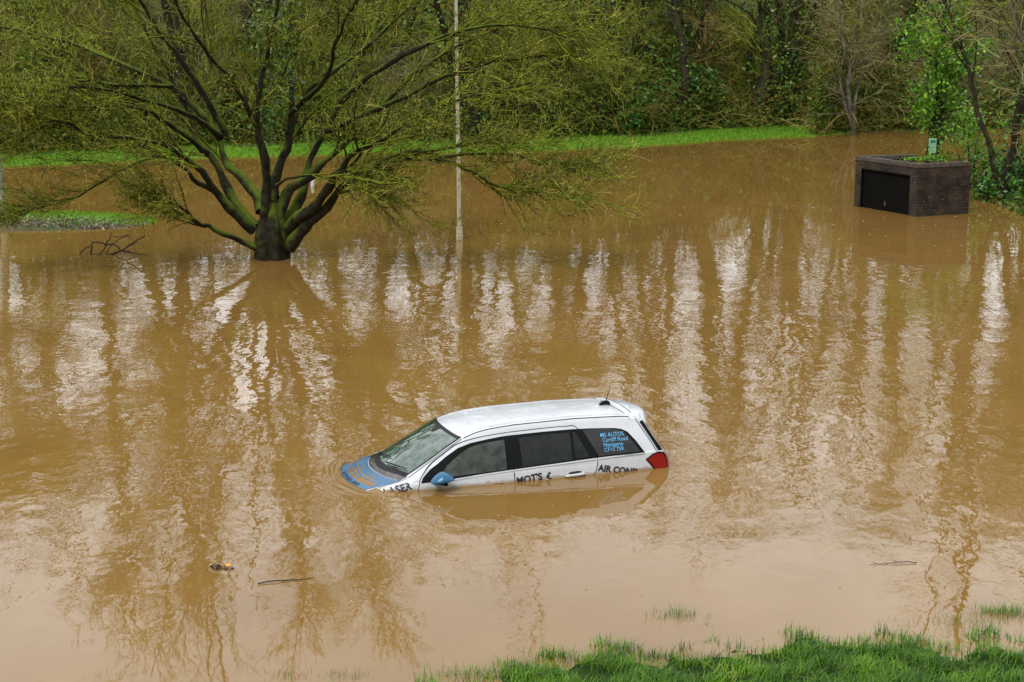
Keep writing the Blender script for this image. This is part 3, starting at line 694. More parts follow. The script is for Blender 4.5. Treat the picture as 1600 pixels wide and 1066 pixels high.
text('£', .12, 2.815, .835, rad(2), sm, .0075, m_letter, 'lettering', car, .045)
text('AIR COND', .112, 3.50, .872, rad(-12), sm, .006, m_letter, 'lettering', car, .036)
qt = [('MS AUTOS', 1.268), ('Cardiff Road', 1.212), ('Nantgarw', 1.156), ('CF15 7SR', 1.100)]
for s, z in qt: text(s, .064, 3.59+(.02 if s[0] in 'NC' else 0), z-.012, rad(-1), sm, .0135, m_letb, 'lettering', car, .006, 1.04)
def hood_text(a, b_, off): return top_map(lipX(.1-a)+.055-b_, .1-a, off)
def ht(x, y, off): Y = .42-x; return top_map(lipX(Y)+.012+y, Y, off)
m_blue2 = None
text('MS AUTOS', .070, .0, .0, 0, ht, .007, m_letter, 'lettering', hood, .04, 2.0, 1)

# ------------------------------------------------------------------ the big spreading tree in the water
TY = 37.1
m_bark = bark_mat('mossy_bark', (.006, .006, .004), (.06, .055, .016), (.17, .23, .010), .85, 12)
m_bole = bark_mat('mossy_bole', (.006, .006, .004), (.04, .035, .015), (.10, .15, .010), .55, 7)
m_twig = island_mat('mossy_twigs', [(0, (.015, .016, .005)), (.35, (.07, .08, .010)), (.65, (.26, .30, .02)), (1, (.55, .50, .10))], .8)
m_bud = island_mat('moss_and_buds', [(0, (.16, .20, .012)), (.6, (.32, .38, .03)), (1, (.48, .48, .09))], .8, trans=.25)
LIMBS = [
 ([(450,388),(470,364),(487,347),(505,332),(525,309),(545,287),(560,268),(600,255),(660,238),(730,225),(800,215)], .19,.03, 0,-1.5),
 ([(440,372),(460,350),(490,328),(510,303),(525,281),(540,262),(560,243),(600,225),(660,190),(740,160),(840,135)], .18,.03, .2,-3),
 ([(440,355),(460,328),(475,300),(482,270),(492,240),(510,200),(535,150),(560,90),(590,20),(610,-60)], .17,.03, .3,2.5),
 ([(430,350),(445,300),(465,280),(490,255),(525,225),(570,180),(620,130),(700,70),(800,20),(880,-20)], .16,.03, 0,1.5),
 ([(425,345),(430,300),(440,260),(452,220),(455,160),(450,90),(455,10),(450,-120),(460,-200)], .16,.03, .2,1),
 ([(415,345),(413,280),(408,230),(400,180),(410,120),(425,40),(440,-80),(430,-190)], .15,.03, -.1,-1.5),
 ([(410,330),(395,300),(372,275),(355,255),(345,215),(340,170),(335,110),(330,30),(320,-90)], .17,.03, .3,2.5),
 ([(400,355),(375,330),(360,300),(345,270),(325,240),(308,220),(300,190),(270,130),(230,60),(190,-30)], .16,.03, 0,1),
 ([(395,360),(365,335),(340,305),(322,285),(305,262),(280,240),(255,225),(200,212),(130,212),(75,190),(10,230)], .14,.025, -.2,-3),
 ([(400,388),(375,375),(355,362),(340,350),(325,345),(308,330),(295,318),(280,312),(262,300)], .09,.02, -.2,-1.5),
 ([(365,335),(345,300),(310,285),(290,262),(250,245),(195,262),(130,300),(70,318),(15,330)], .09,.02, -.3,-2),
 ([(432,290),(460,282),(500,287),(540,290),(590,308)], .045,.015, -.3,-1),
 ([(555,270),(600,262),(655,253),(715,262),(760,285),(800,298),(862,304)], .08,.015, -.5,-2),
 ([(575,262),(640,240),(700,246),(780,241),(850,250),(905,247)], .075,.015, -.6,-1),
 ([(345,218),(290,150),(200,100),(100,60),(0,40),(-60,30)], .10,.02, .5,2),
 ([(355,210),(300,120),(240,40),(180,-60),(150,-120)], .10,.02, .5,-1),
 ([(530,160),(620,100),(720,50),(820,40),(905,62)], .09,.02, .5,0),
 ([(510,205),(620,160),(700,120),(800,95),(885,85)], .09,.02, .5,1),
 ([(270,135),(200,130),(120,120),(40,130),(-30,120)], .07,.015, .5,-2),
 ([(452,180),(500,120),(520,50),(550,-30),(560,-150)], .08,.02, .5,-2.5),
 ([(405,200),(360,130),(300,60),(270,-20),(250,-130)], .08,.02, 0,-3),
 ([(325,240),(270,200),(200,160),(110,165),(20,150)], .08,.015, 0,-3),
 ([(450,210),(480,150),(560,90),(640,20),(700,-60)], .09,.02, .5,3),
 ([(345,215),(300,190),(240,175),(150,150),(60,160),(-20,190)], .08,.015, .5,-4),
]
rng = np.random.default_rng(11)
root = at(425, 405, TY); base = np.array([root[0], TY, -.8])
lp_, lr_ = [], []
for pts, r0, r1, d0, d1 in LIMBS:
    n = len(pts); W = np.array([at(u, v, TY+d0+(d1-d0)*(i/(n-1))**1.0) for i, (u, v) in enumerate(pts)])
    P, R_ = resample(W, np.linspace(1, 0, n)**1.7*(r0*.88-r1)+r1, 22)
    P[1:] += np.cumsum(rng.normal(size=(21, 3))*.022, 0); R_ = R_*(1+.10*rng.normal(size=22))
    lp_.append(P); lr_.append(R_)
LP, LR = np.array(lp_), np.array(lr_)
tree = empty('spreading_tree', tuple(base), label='big wide spreading mossy bare tree standing in the brown water left of the car', cat='tree')
def rel(V, o): return V-np.array(o)
G = Geo()
tp, trd = resample([base, at(425, 412, TY), at(425, 392, TY), at(424, 370, TY), at(424, 345, TY), at(424, 315, TY)], [.42, .37, .36, .38, .30, .12], 16)
V, Q = tubes(tp[None], trd[None], 40)
a = np.arctan2(V[:, 1]-TY, V[:, 0]-root[0]); V[:, :2] += (np.array([root[0], TY])-V[:, :2])*(-.11*np.sin(a*5+V[:, 2]*1.5)-.06*np.sin(a*9-V[:, 2]*3)-.04*np.sin(a*17+V[:, 2]*5))[:, None]
G.add(rel(V, base), Q); V, Q = tubes(LP, LR, 10); G.add(rel(V, base), Q)
link('trunk', G.mesh('trunk', [m_bole], True), tree)
G = Geo()
RC = (root[0], TY, 1.0)
b1, r1 = spawn(rng, LP, LR, 13, 0.9, 2.9, 12, (.4, .9), .12, (0, 0, .02), .50, (.36, 1.), .5, .016, .35, .3, (RC, .5))
b1x, r1x = spawn(rng, LP[:, 14:], LR[:, 14:], 6, .45, 1.15, 12, (.3, .7), .12, (0, 0, .0), .65, (.2, 1.), .5, .014, .2, .3, (RC, .4))
b1 = np.concatenate([b1, b1x]); r1 = np.concatenate([r1, r1x])
b2, r2 = spawn(rng, b1, r1, 9, .35, 1.2, 8, (.4, .85), .13, (0, 0, .03), .52, (.12, 1.), .5, .0085, .4, .35, (RC, .25))
b3, r3 = spawn(rng, b2, r2, 4, .15, .62, 5, (.4, .95), .18, (0, 0, .06), .6, (.1, 1.), .8, .0060, .3)
b4, r4 = spawn(rng, b3, r3, 2, .05, .16, 2, (.6, 1.1), .2, (0, 0, .1), .6, (.1, 1.), 1, .0048, .2, .6)
for P, R_, k in ((b1, r1, 5), (b2, r2, 4), (b3, r3, 3), (b4, r4, 3)):
    ok = P[:, -1, 2] > .12
    V, Q = tubes(P[ok], R_[ok], k); G.add(rel(V, base), Q, m=2 if k > 3 else 0)
bc = b4[:, -1][b4[:, -1, 2] > .15]; bc = bc[rng.random(len(bc)) < .45]
V, T = leaves(rng, bc+rng.normal(size=bc.shape)*.02, .020); G.add(rel(V, base), None, T, 1)
tc_ = b2[:, 1:4].reshape(-1, 3); tc_ = tc_[(rng.random(len(tc_)) < .5) & (tc_[:, 2] > .3)]; V, T = leaves(rng, tc_+rng.normal(size=tc_.shape)*.015, .028); G.add(rel(V, base), None, T, 1)
link('crown', G.mesh('crown', [m_twig, m_bud, m_bark]), tree)
# ivy in the middle of the crown and shoots on the bole
m_ivy = island_mat('ivy_leaves', [(0, (.010, .04, .005)), (.5, (.05, .14, .012)), (1, (.17, .30, .03))], .45, spec=.5)
c0 = []
for (u, v, s, n) in ((425, 60, .55, 500), (412, 175, .4, 250), (440, 110, .5, 300), (425, 0, .6, 300)):
    c0.append(at(u, v, TY)+rng.normal(size=(n, 3))*np.array([.3, .3, .5])*s*1.6)
V, T = leaves(rng, np.concatenate(c0), .06); me = mesh_arrays('ivy', rel(V, base), None, T, [m_ivy]); link('ivy', me, tree)

# ------------------------------------------------------------------ woodland trees, five kinds copied with their parts
def forest_tree(seed, hgt, r0, spread, bark, twig, ivy=0, droop=0.0, nL1=18, low=.12, dens=1.0, twigr=1.0, wg=1.0):
    rng = np.random.default_rng(seed)
    n = 14; P = np.zeros((n, 3)); P[:, 2] = np.linspace(-.6, hgt, n); P[1:, :2] += np.cumsum(rng.normal(size=(n-1, 2))*.18*wg, 0)
    R_ = np.linspace(1, .12, n)*r0; R_[0] *= 1.35; R_[1] *= 1.1
    stems = [(P, R_)]
    if rng.random() < .6:
        for _ in range(2):
            i = rng.integers(1, 4); Q_ = P.copy(); off = rng.normal(size=2)*.30; f = np.clip((np.arange(n)-i)/n, 0, 1)[:, None]; Q_[:, :2] += f*off*hgt*.7; stems.append((Q_[i:], R_[i:]*.7))
    SP = [resample(p, r, 14) for p, r in stems]; SPn = np.array([s[0] for s in SP]); SRn = np.array([s[1] for s in SP])
    G1 = Geo(); V, Q = tubes(SPn, SRn, 8); G1.add(V, Q)
    b1, r1 = spawn(rng, SPn, SRn, nL1, spread*.5, spread*1.2, 8, (.5, 1.1), .16, (0, 0, .12-droop), .42, (low, 1.), .8, .014, .55)
    V, Q = tubes(b1, r1, 5); G1.add(V, Q)
    b2, r2 = spawn(rng, b1, r1, int(5*dens), .7, 2.0, 6, (.4, 1.0), .2, (0, 0, .08-droop), .5, (.15, 1.), 1, .013*twigr, .3)
    b3, r3 = spawn(rng, b2, r2, max(3, int(3.5*dens)), .3, 1.0, 4, (.4, 1.0), .25, (0, 0, .06-droop), .55, (.1, 1.), 1, .010*twigr, .3)
    G2 = Geo()
    for p, r, k in ((b2, r2, 3), (b3, r3, 3)): V, Q = tubes(p, r, k); G2.add(V, Q)
    me3 = None
    if ivy:
        t = rng.random(ivy)**1.3; i = np.minimum((t*9).astype(int), 12); c = SPn[rng.integers(0, len(SPn), ivy), i]+rng.normal(size=(ivy, 3))*np.array([.28, .28, .45])
        V, T = leaves(rng, c, .08); me3 = mesh_arrays('ivy', V, None, T, [m_ivy])
    return G1.mesh('trunk', [bark], True), G2.mesh('crown', [twig]), me3
m_fb1 = bark_mat('dark_woodland_bark', (.015, .012, .007), (.06, .05, .03), (.05, .075, .012), .55, 3)
m_fb2 = bark_mat('pale_woodland_bark', (.05, .042, .03), (.17, .15, .11), (.08, .10, .02), .3, 3)
m_ft1 = island_mat('olive_twigs', [(0, (.03, .034, .005)), (.5, (.19, .23, .018)), (1, (.46, .50, .07))], .8, .15)
m_ft2 = island_mat('brown_twigs', [(0, (.03, .02, .009)), (.5, (.20, .13, .038)), (1, (.42, .32, .12))], .8, .15)
m_ft3 = island_mat('pale_grey_twigs', [(0, (.12, .10, .035)), (.6, (.28, .25, .10)), (1, (.50, .47, .25))], .8, .15)
KINDS = [forest_tree(1, 15, .22, 3.2, m_fb1, m_ft1, 1500), forest_tree(2, 17, .26, 3.4, m_fb1, m_ft2, 500, 0, 14, .35, .7), forest_tree(3, 13, .15, 2.2, m_fb1, m_ft1, 500, 0, 14, .3, .7, 1, .7),
         forest_tree(4, 16, .20, 3.0, m_fb1, m_ft2, 2600), forest_tree(5, 11, .12, 2.6, m_fb2, m_ft3, 0, .05, 20, .05), forest_tree(6, 18, .3, 3.6, m_fb1, m_ft1, 1400, 0, 14, .3, .8)]
KL = ['bare woodland tree with ivy up its stems among the trees behind the far grass', 'tall bare brown-twigged tree among the trees behind the far grass', 'slim bare olive-twigged tree among the trees behind the far grass',
      'tree thick with ivy among the bare trees behind the far grass', 'small pale grey-twigged tree among the darker trees behind the far grass', 'stout tall mossy tree among the bare trees behind the far grass']
def put_tree(k, x, y, s, rz, label, group=None, lean=(0, 0), name='woodland_tree', zs=1.0):
    z = float(height(np.array(x), np.array(y))); o = empty(name, (x, y, z), rz, label=label, cat='tree', group=group)
    o.scale = (s, s, s*zs); o.rotation_euler = (lean[0], lean[1], rz)
    for nm, me in zip(('trunk', 'crown', 'ivy'), KINDS[k]):
        if me is not None: link(nm, me, o)
    return o
rs = random.Random(5)
row = 0
for dist, step, jit in ((4.2, 3.9, 1.4), (8.5, 5.2, 1.8), (14, 7.5, 2.4), (20, 9.0, 2.8)):
    x = -34
    while x < 38:
        xx = x+rs.uniform(-jit, jit)*.6; yy = float(shore(np.array(xx)))+dist+rs.uniform(-1, 1)*jit
        k = rs.choices(range(6), [4, 2, 4, 3, 2 if row < 2 else 1, 1])[0]; s = rs.uniform(1.0, 1.4); s = min(s, rs.uniform(15, 19.5)/(15, 17, 13, 16, 11, 18)[k]) if -12 < xx < 22 else s
        put_tree(k, xx, yy, s, rs.uniform(0, 6.28), KL[k], 'woodland trees behind the far grass: kind %s' % KL[k].split(' among')[0], (rs.uniform(-.1, .1), rs.uniform(-.12, .12)))
        x += step*rs.uniform(.7, 1.3)
    row += 1

# hazel-like thicket along the foot of the wood
for sd, tw, hh in ((51, m_ft1, 5.0), (52, m_ft2, 4.6), (53, m_ft3, 4.2)):
    KINDS.append(forest_tree(sd, hh, .09, 2.6, m_fb1 if sd < 53 else m_fb2, tw, 250 if sd == 51 else 0, .03, 26, .08, 1.1, 1.0))
TH = ['olive-twigged multi-stemmed thicket tree at the foot of the far wood', 'brown-twigged low thicket tree at the foot of the far wood', 'pale-twigged low thicket tree at the foot of the far wood']
for dist, step in ((3.9, 2.6), (7.5, 3.6)):
    x = -30
    while x < 34:
        xx = x+rs.uniform(-1, 1); k = rs.choices(range(3), [6, 1.5, 1.5 if xx < 10 else 5])[0]; yy = float(shore(np.array(xx)))+dist-(2.2 if xx > 13.5 and dist < 5 else 0)+rs.uniform(-.7, .7)
        put_tree(6+k, xx, yy, rs.uniform(.7, 1.1), rs.uniform(0, 6.28), TH[k], 'thicket trees at the foot of the far wood: kind %s' % TH[k].split(' ')[0], (rs.uniform(-.15, .15), rs.uniform(-.2, .2)), 'thicket_tree')
        x += step*rs.uniform(.7, 1.3)

# ------------------------------------------------------------------ undergrowth and brambles on the far slope
rng = np.random.default_rng(7)
m_under = island_mat('undergrowth_leaves', [(0, (.006, .025, .004)), (.3, (.04, .11, .010)), (.6, (.15, .21, .018)), (.78, (.19, .14, .022)), (1, (.34, .22, .06))], .6, .55, .15)
m_bram = island_mat('bramble_stems', [(0, (.04, .035, .010)), (.6, (.25, .22, .045)), (1, (.50, .45, .16))], .8, .3)
n = 300000
x = rng.uniform(-32, 36, n); d = np.where(x > 12.5, .1, 2.6)+rng.random(n)**1.5*17; y = shore(x)+d
cl = .5+.5*np.sin(x*.9+1.3*np.sin(y*.6))*np.cos(y*.8+x*.23)
z = height(x, y)+rng.random(n)**1.5*(.5+3.0*cl)
x2 = rng.uniform(13.2, 26, 26000); y2 = rng.uniform(44, 62, 26000); h2_ = height(x2, y2); k = h2_ > -.03; x2, y2, h2_ = x2[k], y2[k], h2_[k]
x = np.concatenate([x, x2]); y = np.concatenate([y, y2]); z = np.concatenate([z, h2_+rng.random(len(x2))**2*(.15+.5*np.clip(h2_*3, 0, 1))])
V, T = leaves(rng, np.stack([x, y, z], 1), rng.uniform(.05, .115, len(x)))
tag(link('undergrowth', mesh_arrays('undergrowth', V, None, T, [m_under])), 'tangled undergrowth of ivy, bramble and dead leaves below the far trees', 'undergrowth', kind='stuff')
n = 5500; x = rng.uniform(-32, 36, n); y = shore(x)+np.where(x > 12.5, .3, 2.8)+rng.random(n)**1.5*14
P = np.zeros((n, 7, 3)); P[:, 0] = np.stack([x, y, height(x, y)-.1], 1); dd = nrm(rng.normal(size=(n, 3))*np.array([1, .8, .3])+np.array([0, -.1, 1.2])); L = rng.uniform(1.0, 4.0, n)
for q in range(1, 7):
    P[:, q] = P[:, q-1]+dd*(L/6)[:, None]; dd = nrm(dd+rng.normal(size=(n, 3))*.18+np.array([0, 0, -.18]))
R_ = rng.uniform(.008, .028, n)[:, None]*np.linspace(1, .4, 7)[None]
s2, r2 = spawn(rng, P, R_, 5, .4, 1.3, 4, (.4, 1.1), .25, (0, 0, 0), .5, (.2, 1), 1, .006, .3)
G = Geo(); V, Q = tubes(P, R_, 3); G.add(V, Q); V, Q = tubes(s2, r2, 3); G.add(V, Q)
tag(link('brambles', G.mesh('brambles', [m_bram])), 'arching bare bramble stems tangled along the foot of the far wood', 'brambles', kind='stuff')

# evergreen shrubs one can tell apart
m_shrub = island_mat('evergreen_leaves', [(0, (.010, .05, .008)), (.5, (.04, .15, .015)), (1, (.10, .28, .03))], .4, spec=.5)
m_bright = island_mat('bright_green_leaves', [(0, (.02, .09, .005)), (.5, (.10, .28, .010)), (1, (.28, .50, .03))], .45, trans=.25, spec=.5)
def shrub(u, v, Y, r, hh, n, label, mt=m_shrub, name='evergreen_shrub', seed=0):
    rng = np.random.default_rng(100+seed); p = at(u, v, Y); g = float(height(np.array(p[0]), np.array(Y)))
    o = empty(name, (p[0], Y, g), label=label, cat='shrub')
    nb = 12; cc = rng.normal(size=(nb, 3))*np.array([r*.5, r*.45, hh*.25])+np.array([0, 0, hh*.55]); k = rng.integers(0, nb, n)
    c = cc[k]+rng.normal(size=(n, 3))*r*.24; c = c[c[:, 2] > .02]
    V, T = leaves(rng, c, .085 if Y > 55 else .06); link('foliage', mesh_arrays('foliage', V, None, T, [mt]), o)
    P = np.zeros((nb, 4, 3)); 
    for i in range(4): P[:, i] = cc*(i/3)*np.array([1, 1, 1])+np.array([0, 0, -.1*(1-i/3)])
    V, Q = tubes(P, np.tile(np.linspace(.03, .01, 4), (nb, 1)), 4); link('stems', mesh_arrays('stems', V, Q, None, [m_fb1]), o)
SHR = [(975, 190, 68, 1.0, 1.5, 1500, 'dark green shrub at the foot of the wood above the middle of the grass strip'),
       (1075, 165, 71, 1.3, 1.8, 1900, 'broad evergreen shrub behind the grass strip, right of the leaning trunks'),
       (1225, 180, 73.5, .9, 1.6, 1100, 'green shrub where the grass strip narrows'), (1275, 175, 75, 1.0, 1.7, 1200, 'green shrub beyond the right end of the grass strip'),
       (800, 170, 67, 1.0, 1.6, 1200, 'glossy shrub in the wood beside the cream pole'), (160, 160, 62.5, 1.5, 2.0, 2200, 'dense dark shrub behind the far grass at the left'),
       (60, 130, 63, 1.3, 2.6, 1800, 'tall evergreen shrub in the left corner of the wood'), (240, 190, 63.5, 1.2, 1.5, 1500, 'low green shrub behind the left limbs of the big tree')]
for i, a_ in enumerate(SHR): shrub(*a_, seed=i)

# ------------------------------------------------------------------ trees round the brick enclosure, right
def placed(k, u, v, s, rz, label, lean=(0, 0), name='bare_tree', zs=1):
    p = ground_at(u, v); return put_tree(k, p[0], p[1], s, rz, label, None, lean, name, zs)
KINDS.append(forest_tree(31, 6.5, .15, 3.0, m_fb1, m_ft3, 0, .05, 22, .25, 1.1, 1.0))
KINDS.append(forest_tree(32, 9, .14, 2.6, m_fb1, m_ft1, 600, .0, 18, .3, 1, 1, .35))
KINDS.append(forest_tree(33, 8, .12, 3.2, m_fb2, m_ft3, 0, .12, 22, .15, 1.1, 1.1))
placed(9, 1442, 257, .95, 0.4, 'dark trunked tree with pale twigs right behind the brick enclosure', name='bare_tree')
placed(11, 1330, 213, .9, 1.4, 'bare pale grey tree at the far waterline, left of and beyond the brick enclosure', name='bare_tree')
placed(10, 1568, 314, 1.0, 2.4, 'leaning dark tree on the water edge right of the brick enclosure', (0, -.16), 'bare_tree')
placed(11, 1640, 330, 1.1, 3.0, 'pale twigged tree at the right edge overhanging the ivy bushes', (0, -.12), 'bare_tree')
placed(10, 1600, 305, .95, 5.0, 'dark upright tree at the right edge behind the leaning one', (0, .03), 'bare_tree')
for u, v, s_, ly, lb in ((958, 205, .95, .22, 'dark trunk leaning right behind the grass strip, left of the ivy-clad upright one'), (1003, 204, 1.05, .02, 'upright ivy-clad dark trunk with a raised side limb behind the middle of the grass strip'), (1090, 200, 1.0, -.05, 'ivy-hung tree behind the grass strip, right of the upright ivy-clad trunk'), (1222, 200, .85, .12, 'dark forked ivy-clad tree just past the right end of the grass strip')):
    p_ = ground_at(u, v+8); put_tree(3, p_[0], p_[1]+1.2, s_, u*.7, lb, None, (0, ly), 'ivy_clad_tree')
# the leafy ivy-clad one
p = ground_at(1462, 262); g0 = (p[0], p[1], -.5); rng = np.random.default_rng(21)
o = empty('ivy_tree', g0, label='bright green ivy-clad tree leaning behind the brick enclosure', cat='tree')
Pt, Rt = resample([np.array(g0), at(1462, 250, p[1]), at(1458, 200, p[1]), at(1470, 150, p[1]), at(1465, 90, p[1]), at(1480, 20, p[1]), at(1490, -60, p[1])], [.22, .19, .16, .13, .11, .08, .04], 16)
G = Geo(); V, Q = tubes(Pt[None], Rt[None], 10); G.add(rel(V, g0), Q)
bb, rr_ = spawn(rng, Pt[None], Rt[None], 14, .8, 2.2, 7, (.6, 1.2), .2, (0, 0, .1), .5, (.3, 1), 1, .015); V, Q = tubes(bb, rr_, 5); G.add(rel(V, g0), Q); link('trunk', G.mesh('trunk', [m_fb1], True), o)
cc = []
for (u, v, su, sv, n) in ((1470, 50, 34, 26, 900), (1440, 60, 20, 18, 350), (1500, 75, 24, 30, 600), (1465, 130, 30, 24, 900), (1495, 165, 26, 22, 700), (1455, 180, 16, 26, 400), (1512, 215, 14, 18, 160), (1480, 100, 28, 20, 500), (1420, 60, 12, 14, 120)):
    c = at(u, v, p[1]-.3); m_per = p[1]/F
    sub = rng.normal(size=(14, 3))*np.array([su, su, sv])*m_per*.9; k = rng.integers(0, 14, n)
    cc.append(c+sub[k]+rng.normal(size=(n, 3))*.20)
V, T = leaves(rng, np.concatenate(cc), .072); link('foliage', mesh_arrays('foliage', rel(V, g0), None, T, [m_bright]), o)
shrub(1545, 318, 47.6, .9, .75, 1100, 'low glossy laurel bush on the water edge by the brick enclosure', m_shrub, 'laurel_bush', 31)
shrub(1600, 310, 48.3, 1.0, 1.1, 1100, 'ivy covered bush at the right edge under the bare trees', m_shrub, 'ivy_bush', 32)
shrub(1520, 255, 50.5, .8, 2.1, 900, 'loose green shrub trailing right of the brick enclosure', m_bright, 'leafy_shrub', 33)

# ------------------------------------------------------------------ brick enclosure
m_brick, nt, b = mat('dark_brick')
uvn = N(nt, 'ShaderNodeUVMap'); br = N(nt, 'ShaderNodeTexBrick'); br.inputs['Scale'].default_value = 1; br.inputs['Brick Width'].default_value = .225; br.inputs['Row Height'].default_value = .075
br.inputs['Mortar Size'].default_value = .009; br.inputs['Color1'].default_value = (.026, .016, .009, 1); br.inputs['Color2'].default_value = (.065, .034, .016, 1); br.inputs['Mortar'].default_value = (.055, .048, .033, 1)
nt.links.new(uvn.outputs[0], br.inputs['Vector'])
n = noise(nt, 2.2, 5, .65, obj=False); r = ramp(nt, n.outputs[0], [(.38, (.10, .10, .09)), (.58, (1, 1, 1))]); mx = N(nt, 'ShaderNodeMixRGB', blend_type='MULTIPLY'); mx.inputs[0].default_value = .9
nt.links.new(br.outputs[0], mx.inputs[1]); nt.links.new(r.outputs[0], mx.inputs[2])
n = noise(nt, 9, 3, .6, obj=False); r = ramp(nt, n.outputs[0], [(.66, (0, 0, 0)), (.72, (1, 1, 1))]); mx2 = N(nt, 'ShaderNodeMixRGB'); nt.links.new(r.outputs[0], mx2.inputs[0]); nt.links.new(mx.outputs[0], mx2.inputs[1]); mx2.inputs[2].default_value = (.20, .19, .12, 1)
nt.links.new(mx2.outputs[0], b.inputs['Base Color']); b.inputs['Roughness'].default_value = .9
bp = N(nt, 'ShaderNodeBump'); bp.inputs['Distance'].default_value = .01; bp.invert = True; nt.links.new(br.outputs['Fac'], bp.inputs['Height']); nt.links.new(bp.outputs[0], b.inputs['Normal'])
m_cope = wet('coping_brick', (.04, .03, .025), (.13, .105, .09), .8, 9)
A, B, Cc = ground_at(1334, 322)[:2], ground_at(1431, 339)[:2], ground_at(1513, 334)[:2]
D = ground_at(1426, 241, 1.40)[:2]; HT = 1.30; WT = .22
enc = empty('brick_enclosure', (B[0], B[1], -.8), label='low dark brick enclosure with black double doors half sunk in the flood', cat='enclosure')
def wall_box(P0, P1, z0, z1, th, inward, side_over=0):
    P0 = np.array(P0); P1 = np.array(P1); t = (P1-P0)/np.linalg.norm(P1-P0); nn = np.array([-t[1], t[0]])*inward
    P0 = P0-t*side_over; P1 = P1+t*side_over
    q = [P0-nn*side_over, P1-nn*side_over, P1+nn*(th+side_over), P0+nn*(th+side_over)]
    return q, z0, z1
def prism(q, z0, z1, o, name, mt, parent, uvscale=1, bev=0):
    bm = bmesh.new(); lo = [bm.verts.new((p[0]-o[0], p[1]-o[1], z0-o[2])) for p in q]; hi = [bm.verts.new((p[0]-o[0], p[1]-o[1], z1-o[2])) for p in q]
    bm.faces.new(lo[::-1]); bm.faces.new(hi)
    for i in range(len(q)): bm.faces.new((lo[i], lo[(i+1) % len(q)], hi[(i+1) % len(q)], hi[i]))
    bmesh.ops.recalc_face_normals(bm, faces=bm.faces)
    if bev: bmesh.ops.bevel(bm, geom=bm.edges[:], offset=bev, segments=1, affect='EDGES')
    uv = bm.loops.layers.uv.new('UVMap')
    for f in bm.faces:
        nn = f.normal; t = Vector((-nn.y, nn.x, 0)); t = t.normalized() if t.length > .1 else Vector((1, 0, 0))
        for l in f.loops: l[uv].uv = (l.vert.co.dot(t), l.vert.co.z if abs(nn.z) < .7 else l.vert.co.y)
    me = bpy.data.meshes.new(name); bm.to_mesh(me); bm.free(); me.materials.append(mt); return link(name, me, parent)
eo = (B[0], B[1], -.8)
def unit(a): return a/np.linalg.norm(a)
tAB = unit(B-A); nAB = np.array([-tAB[1], tAB[0]]); nAB = nAB if nAB[1] > 0 else -nAB
tBC = unit(Cc-B); nBC = np.array([-tBC[1], tBC[0]]); nBC = nBC if nBC[1] > 0 else -nBC
def quad(P0, P1, n_, th): return [P0, P1, P1+n_*th, P0+n_*th]
DX0, DX1 = .10, .885                            # door opening along A-B
LAB = np.linalg.norm(B-A)
d0 = A+tAB*LAB*DX0; d1 = A+tAB*LAB*DX1; DH = 1.09
prism(quad(A, d0, nAB, WT), -.8, HT, eo, 'brick_pier', m_brick, enc)
prism([d1, B, B+nAB*WT+tAB*.0, d1+nAB*WT], -.8, HT, eo, 'brick_pier', m_brick, enc)
prism(quad(d0, d1, nAB, WT), DH, HT-.002, eo, 'lintel', m_brick, enc)
prism(quad(B+tBC*.003, Cc, nBC, WT), -.8, HT-.001, eo, 'brick_wall', m_brick, enc)
tAD = unit(D-A); nAD = np.array([-tAD[1], tAD[0]]); nAD = nAD if nAD[1] < 0 else -nAD
prism(quad(A+tAD*WT*1.4, D, nAD, WT), -.8, HT-.003, eo, 'brick_wall', m_brick, enc)
tCE = unit(np.array([tAB[0], tAB[1]]))*-1
prism(quad(Cc-tBC*WT+nBC*(WT+.002), Cc-tBC*WT+nBC*.9, tBC, WT-.001), -.8, HT-.004, eo, 'brick_wall', m_brick, enc)
def coping(P0, P1, n_, nm='coping'):
    """soldier course: one brick on edge after another"""
    L = np.linalg.norm(P1-P0); t = unit(P1-P0); k = int(L/.078); G = Geo()
    bm = bmesh.new()
    for i in range(k):
        a = P0+t*(L*i/k+.004); c = P0+t*(L*(i+1)/k-.004); zt = HT+.103+.003*math.sin(i*2.1)
        q = [a-n_*.015, c-n_*.015, c+n_*(WT+.015), a+n_*(WT+.015)]
        vs = [bm.verts.new((p[0]-eo[0], p[1]-eo[1], z-eo[2])) for z in (HT+.001, zt) for p in q]
        for f in ((4, 5, 6, 7), (0, 1, 5, 4), (1, 2, 6, 5), (2, 3, 7, 6), (3, 0, 4, 7)): bm.faces.new([vs[j] for j in f])
    bmesh.ops.recalc_face_normals(bm, faces=bm.faces)
    me = bpy.data.meshes.new(nm); bm.to_mesh(me); bm.free(); me.materials.append(m_cope); link(nm, me, enc)
    prism(quad(P0+t*.002+n_*.004, P1-t*.002+n_*.004, n_, WT-.01), HT+.0005, HT+.094, eo, nm, m_brick, enc)
coping(A, B, nAB); coping(B+tBC*.02, Cc, nBC); coping(A+tAD*WT*1.4, D, nAD)
m_dead0 = plain('rusty_latch', (.10, .08, .06), .7)
m_door = plain('black_timber', (.0035, .0035, .003), .9, .12)
mid_ = (d0+d1)/2
for (p0, p1) in ((d0+tAB*.035, mid_-tAB*.006), (mid_+tAB*.006, d1-tAB*.035)):
    dd_ = prism(quad(p0+nAB*.06, p1+nAB*.06, nAB, .05), -.8, DH-.04, eo, 'door', m_door, enc)
    nb = 5
    for i in range(1, nb):
        q0 = p0+(p1-p0)*i/nb; prism(quad(q0-tAB*.006+nAB*.055, q0+tAB*.006+nAB*.055, nAB, .0045), -.8, DH-.05, eo, 'batten', m_black, dd_)
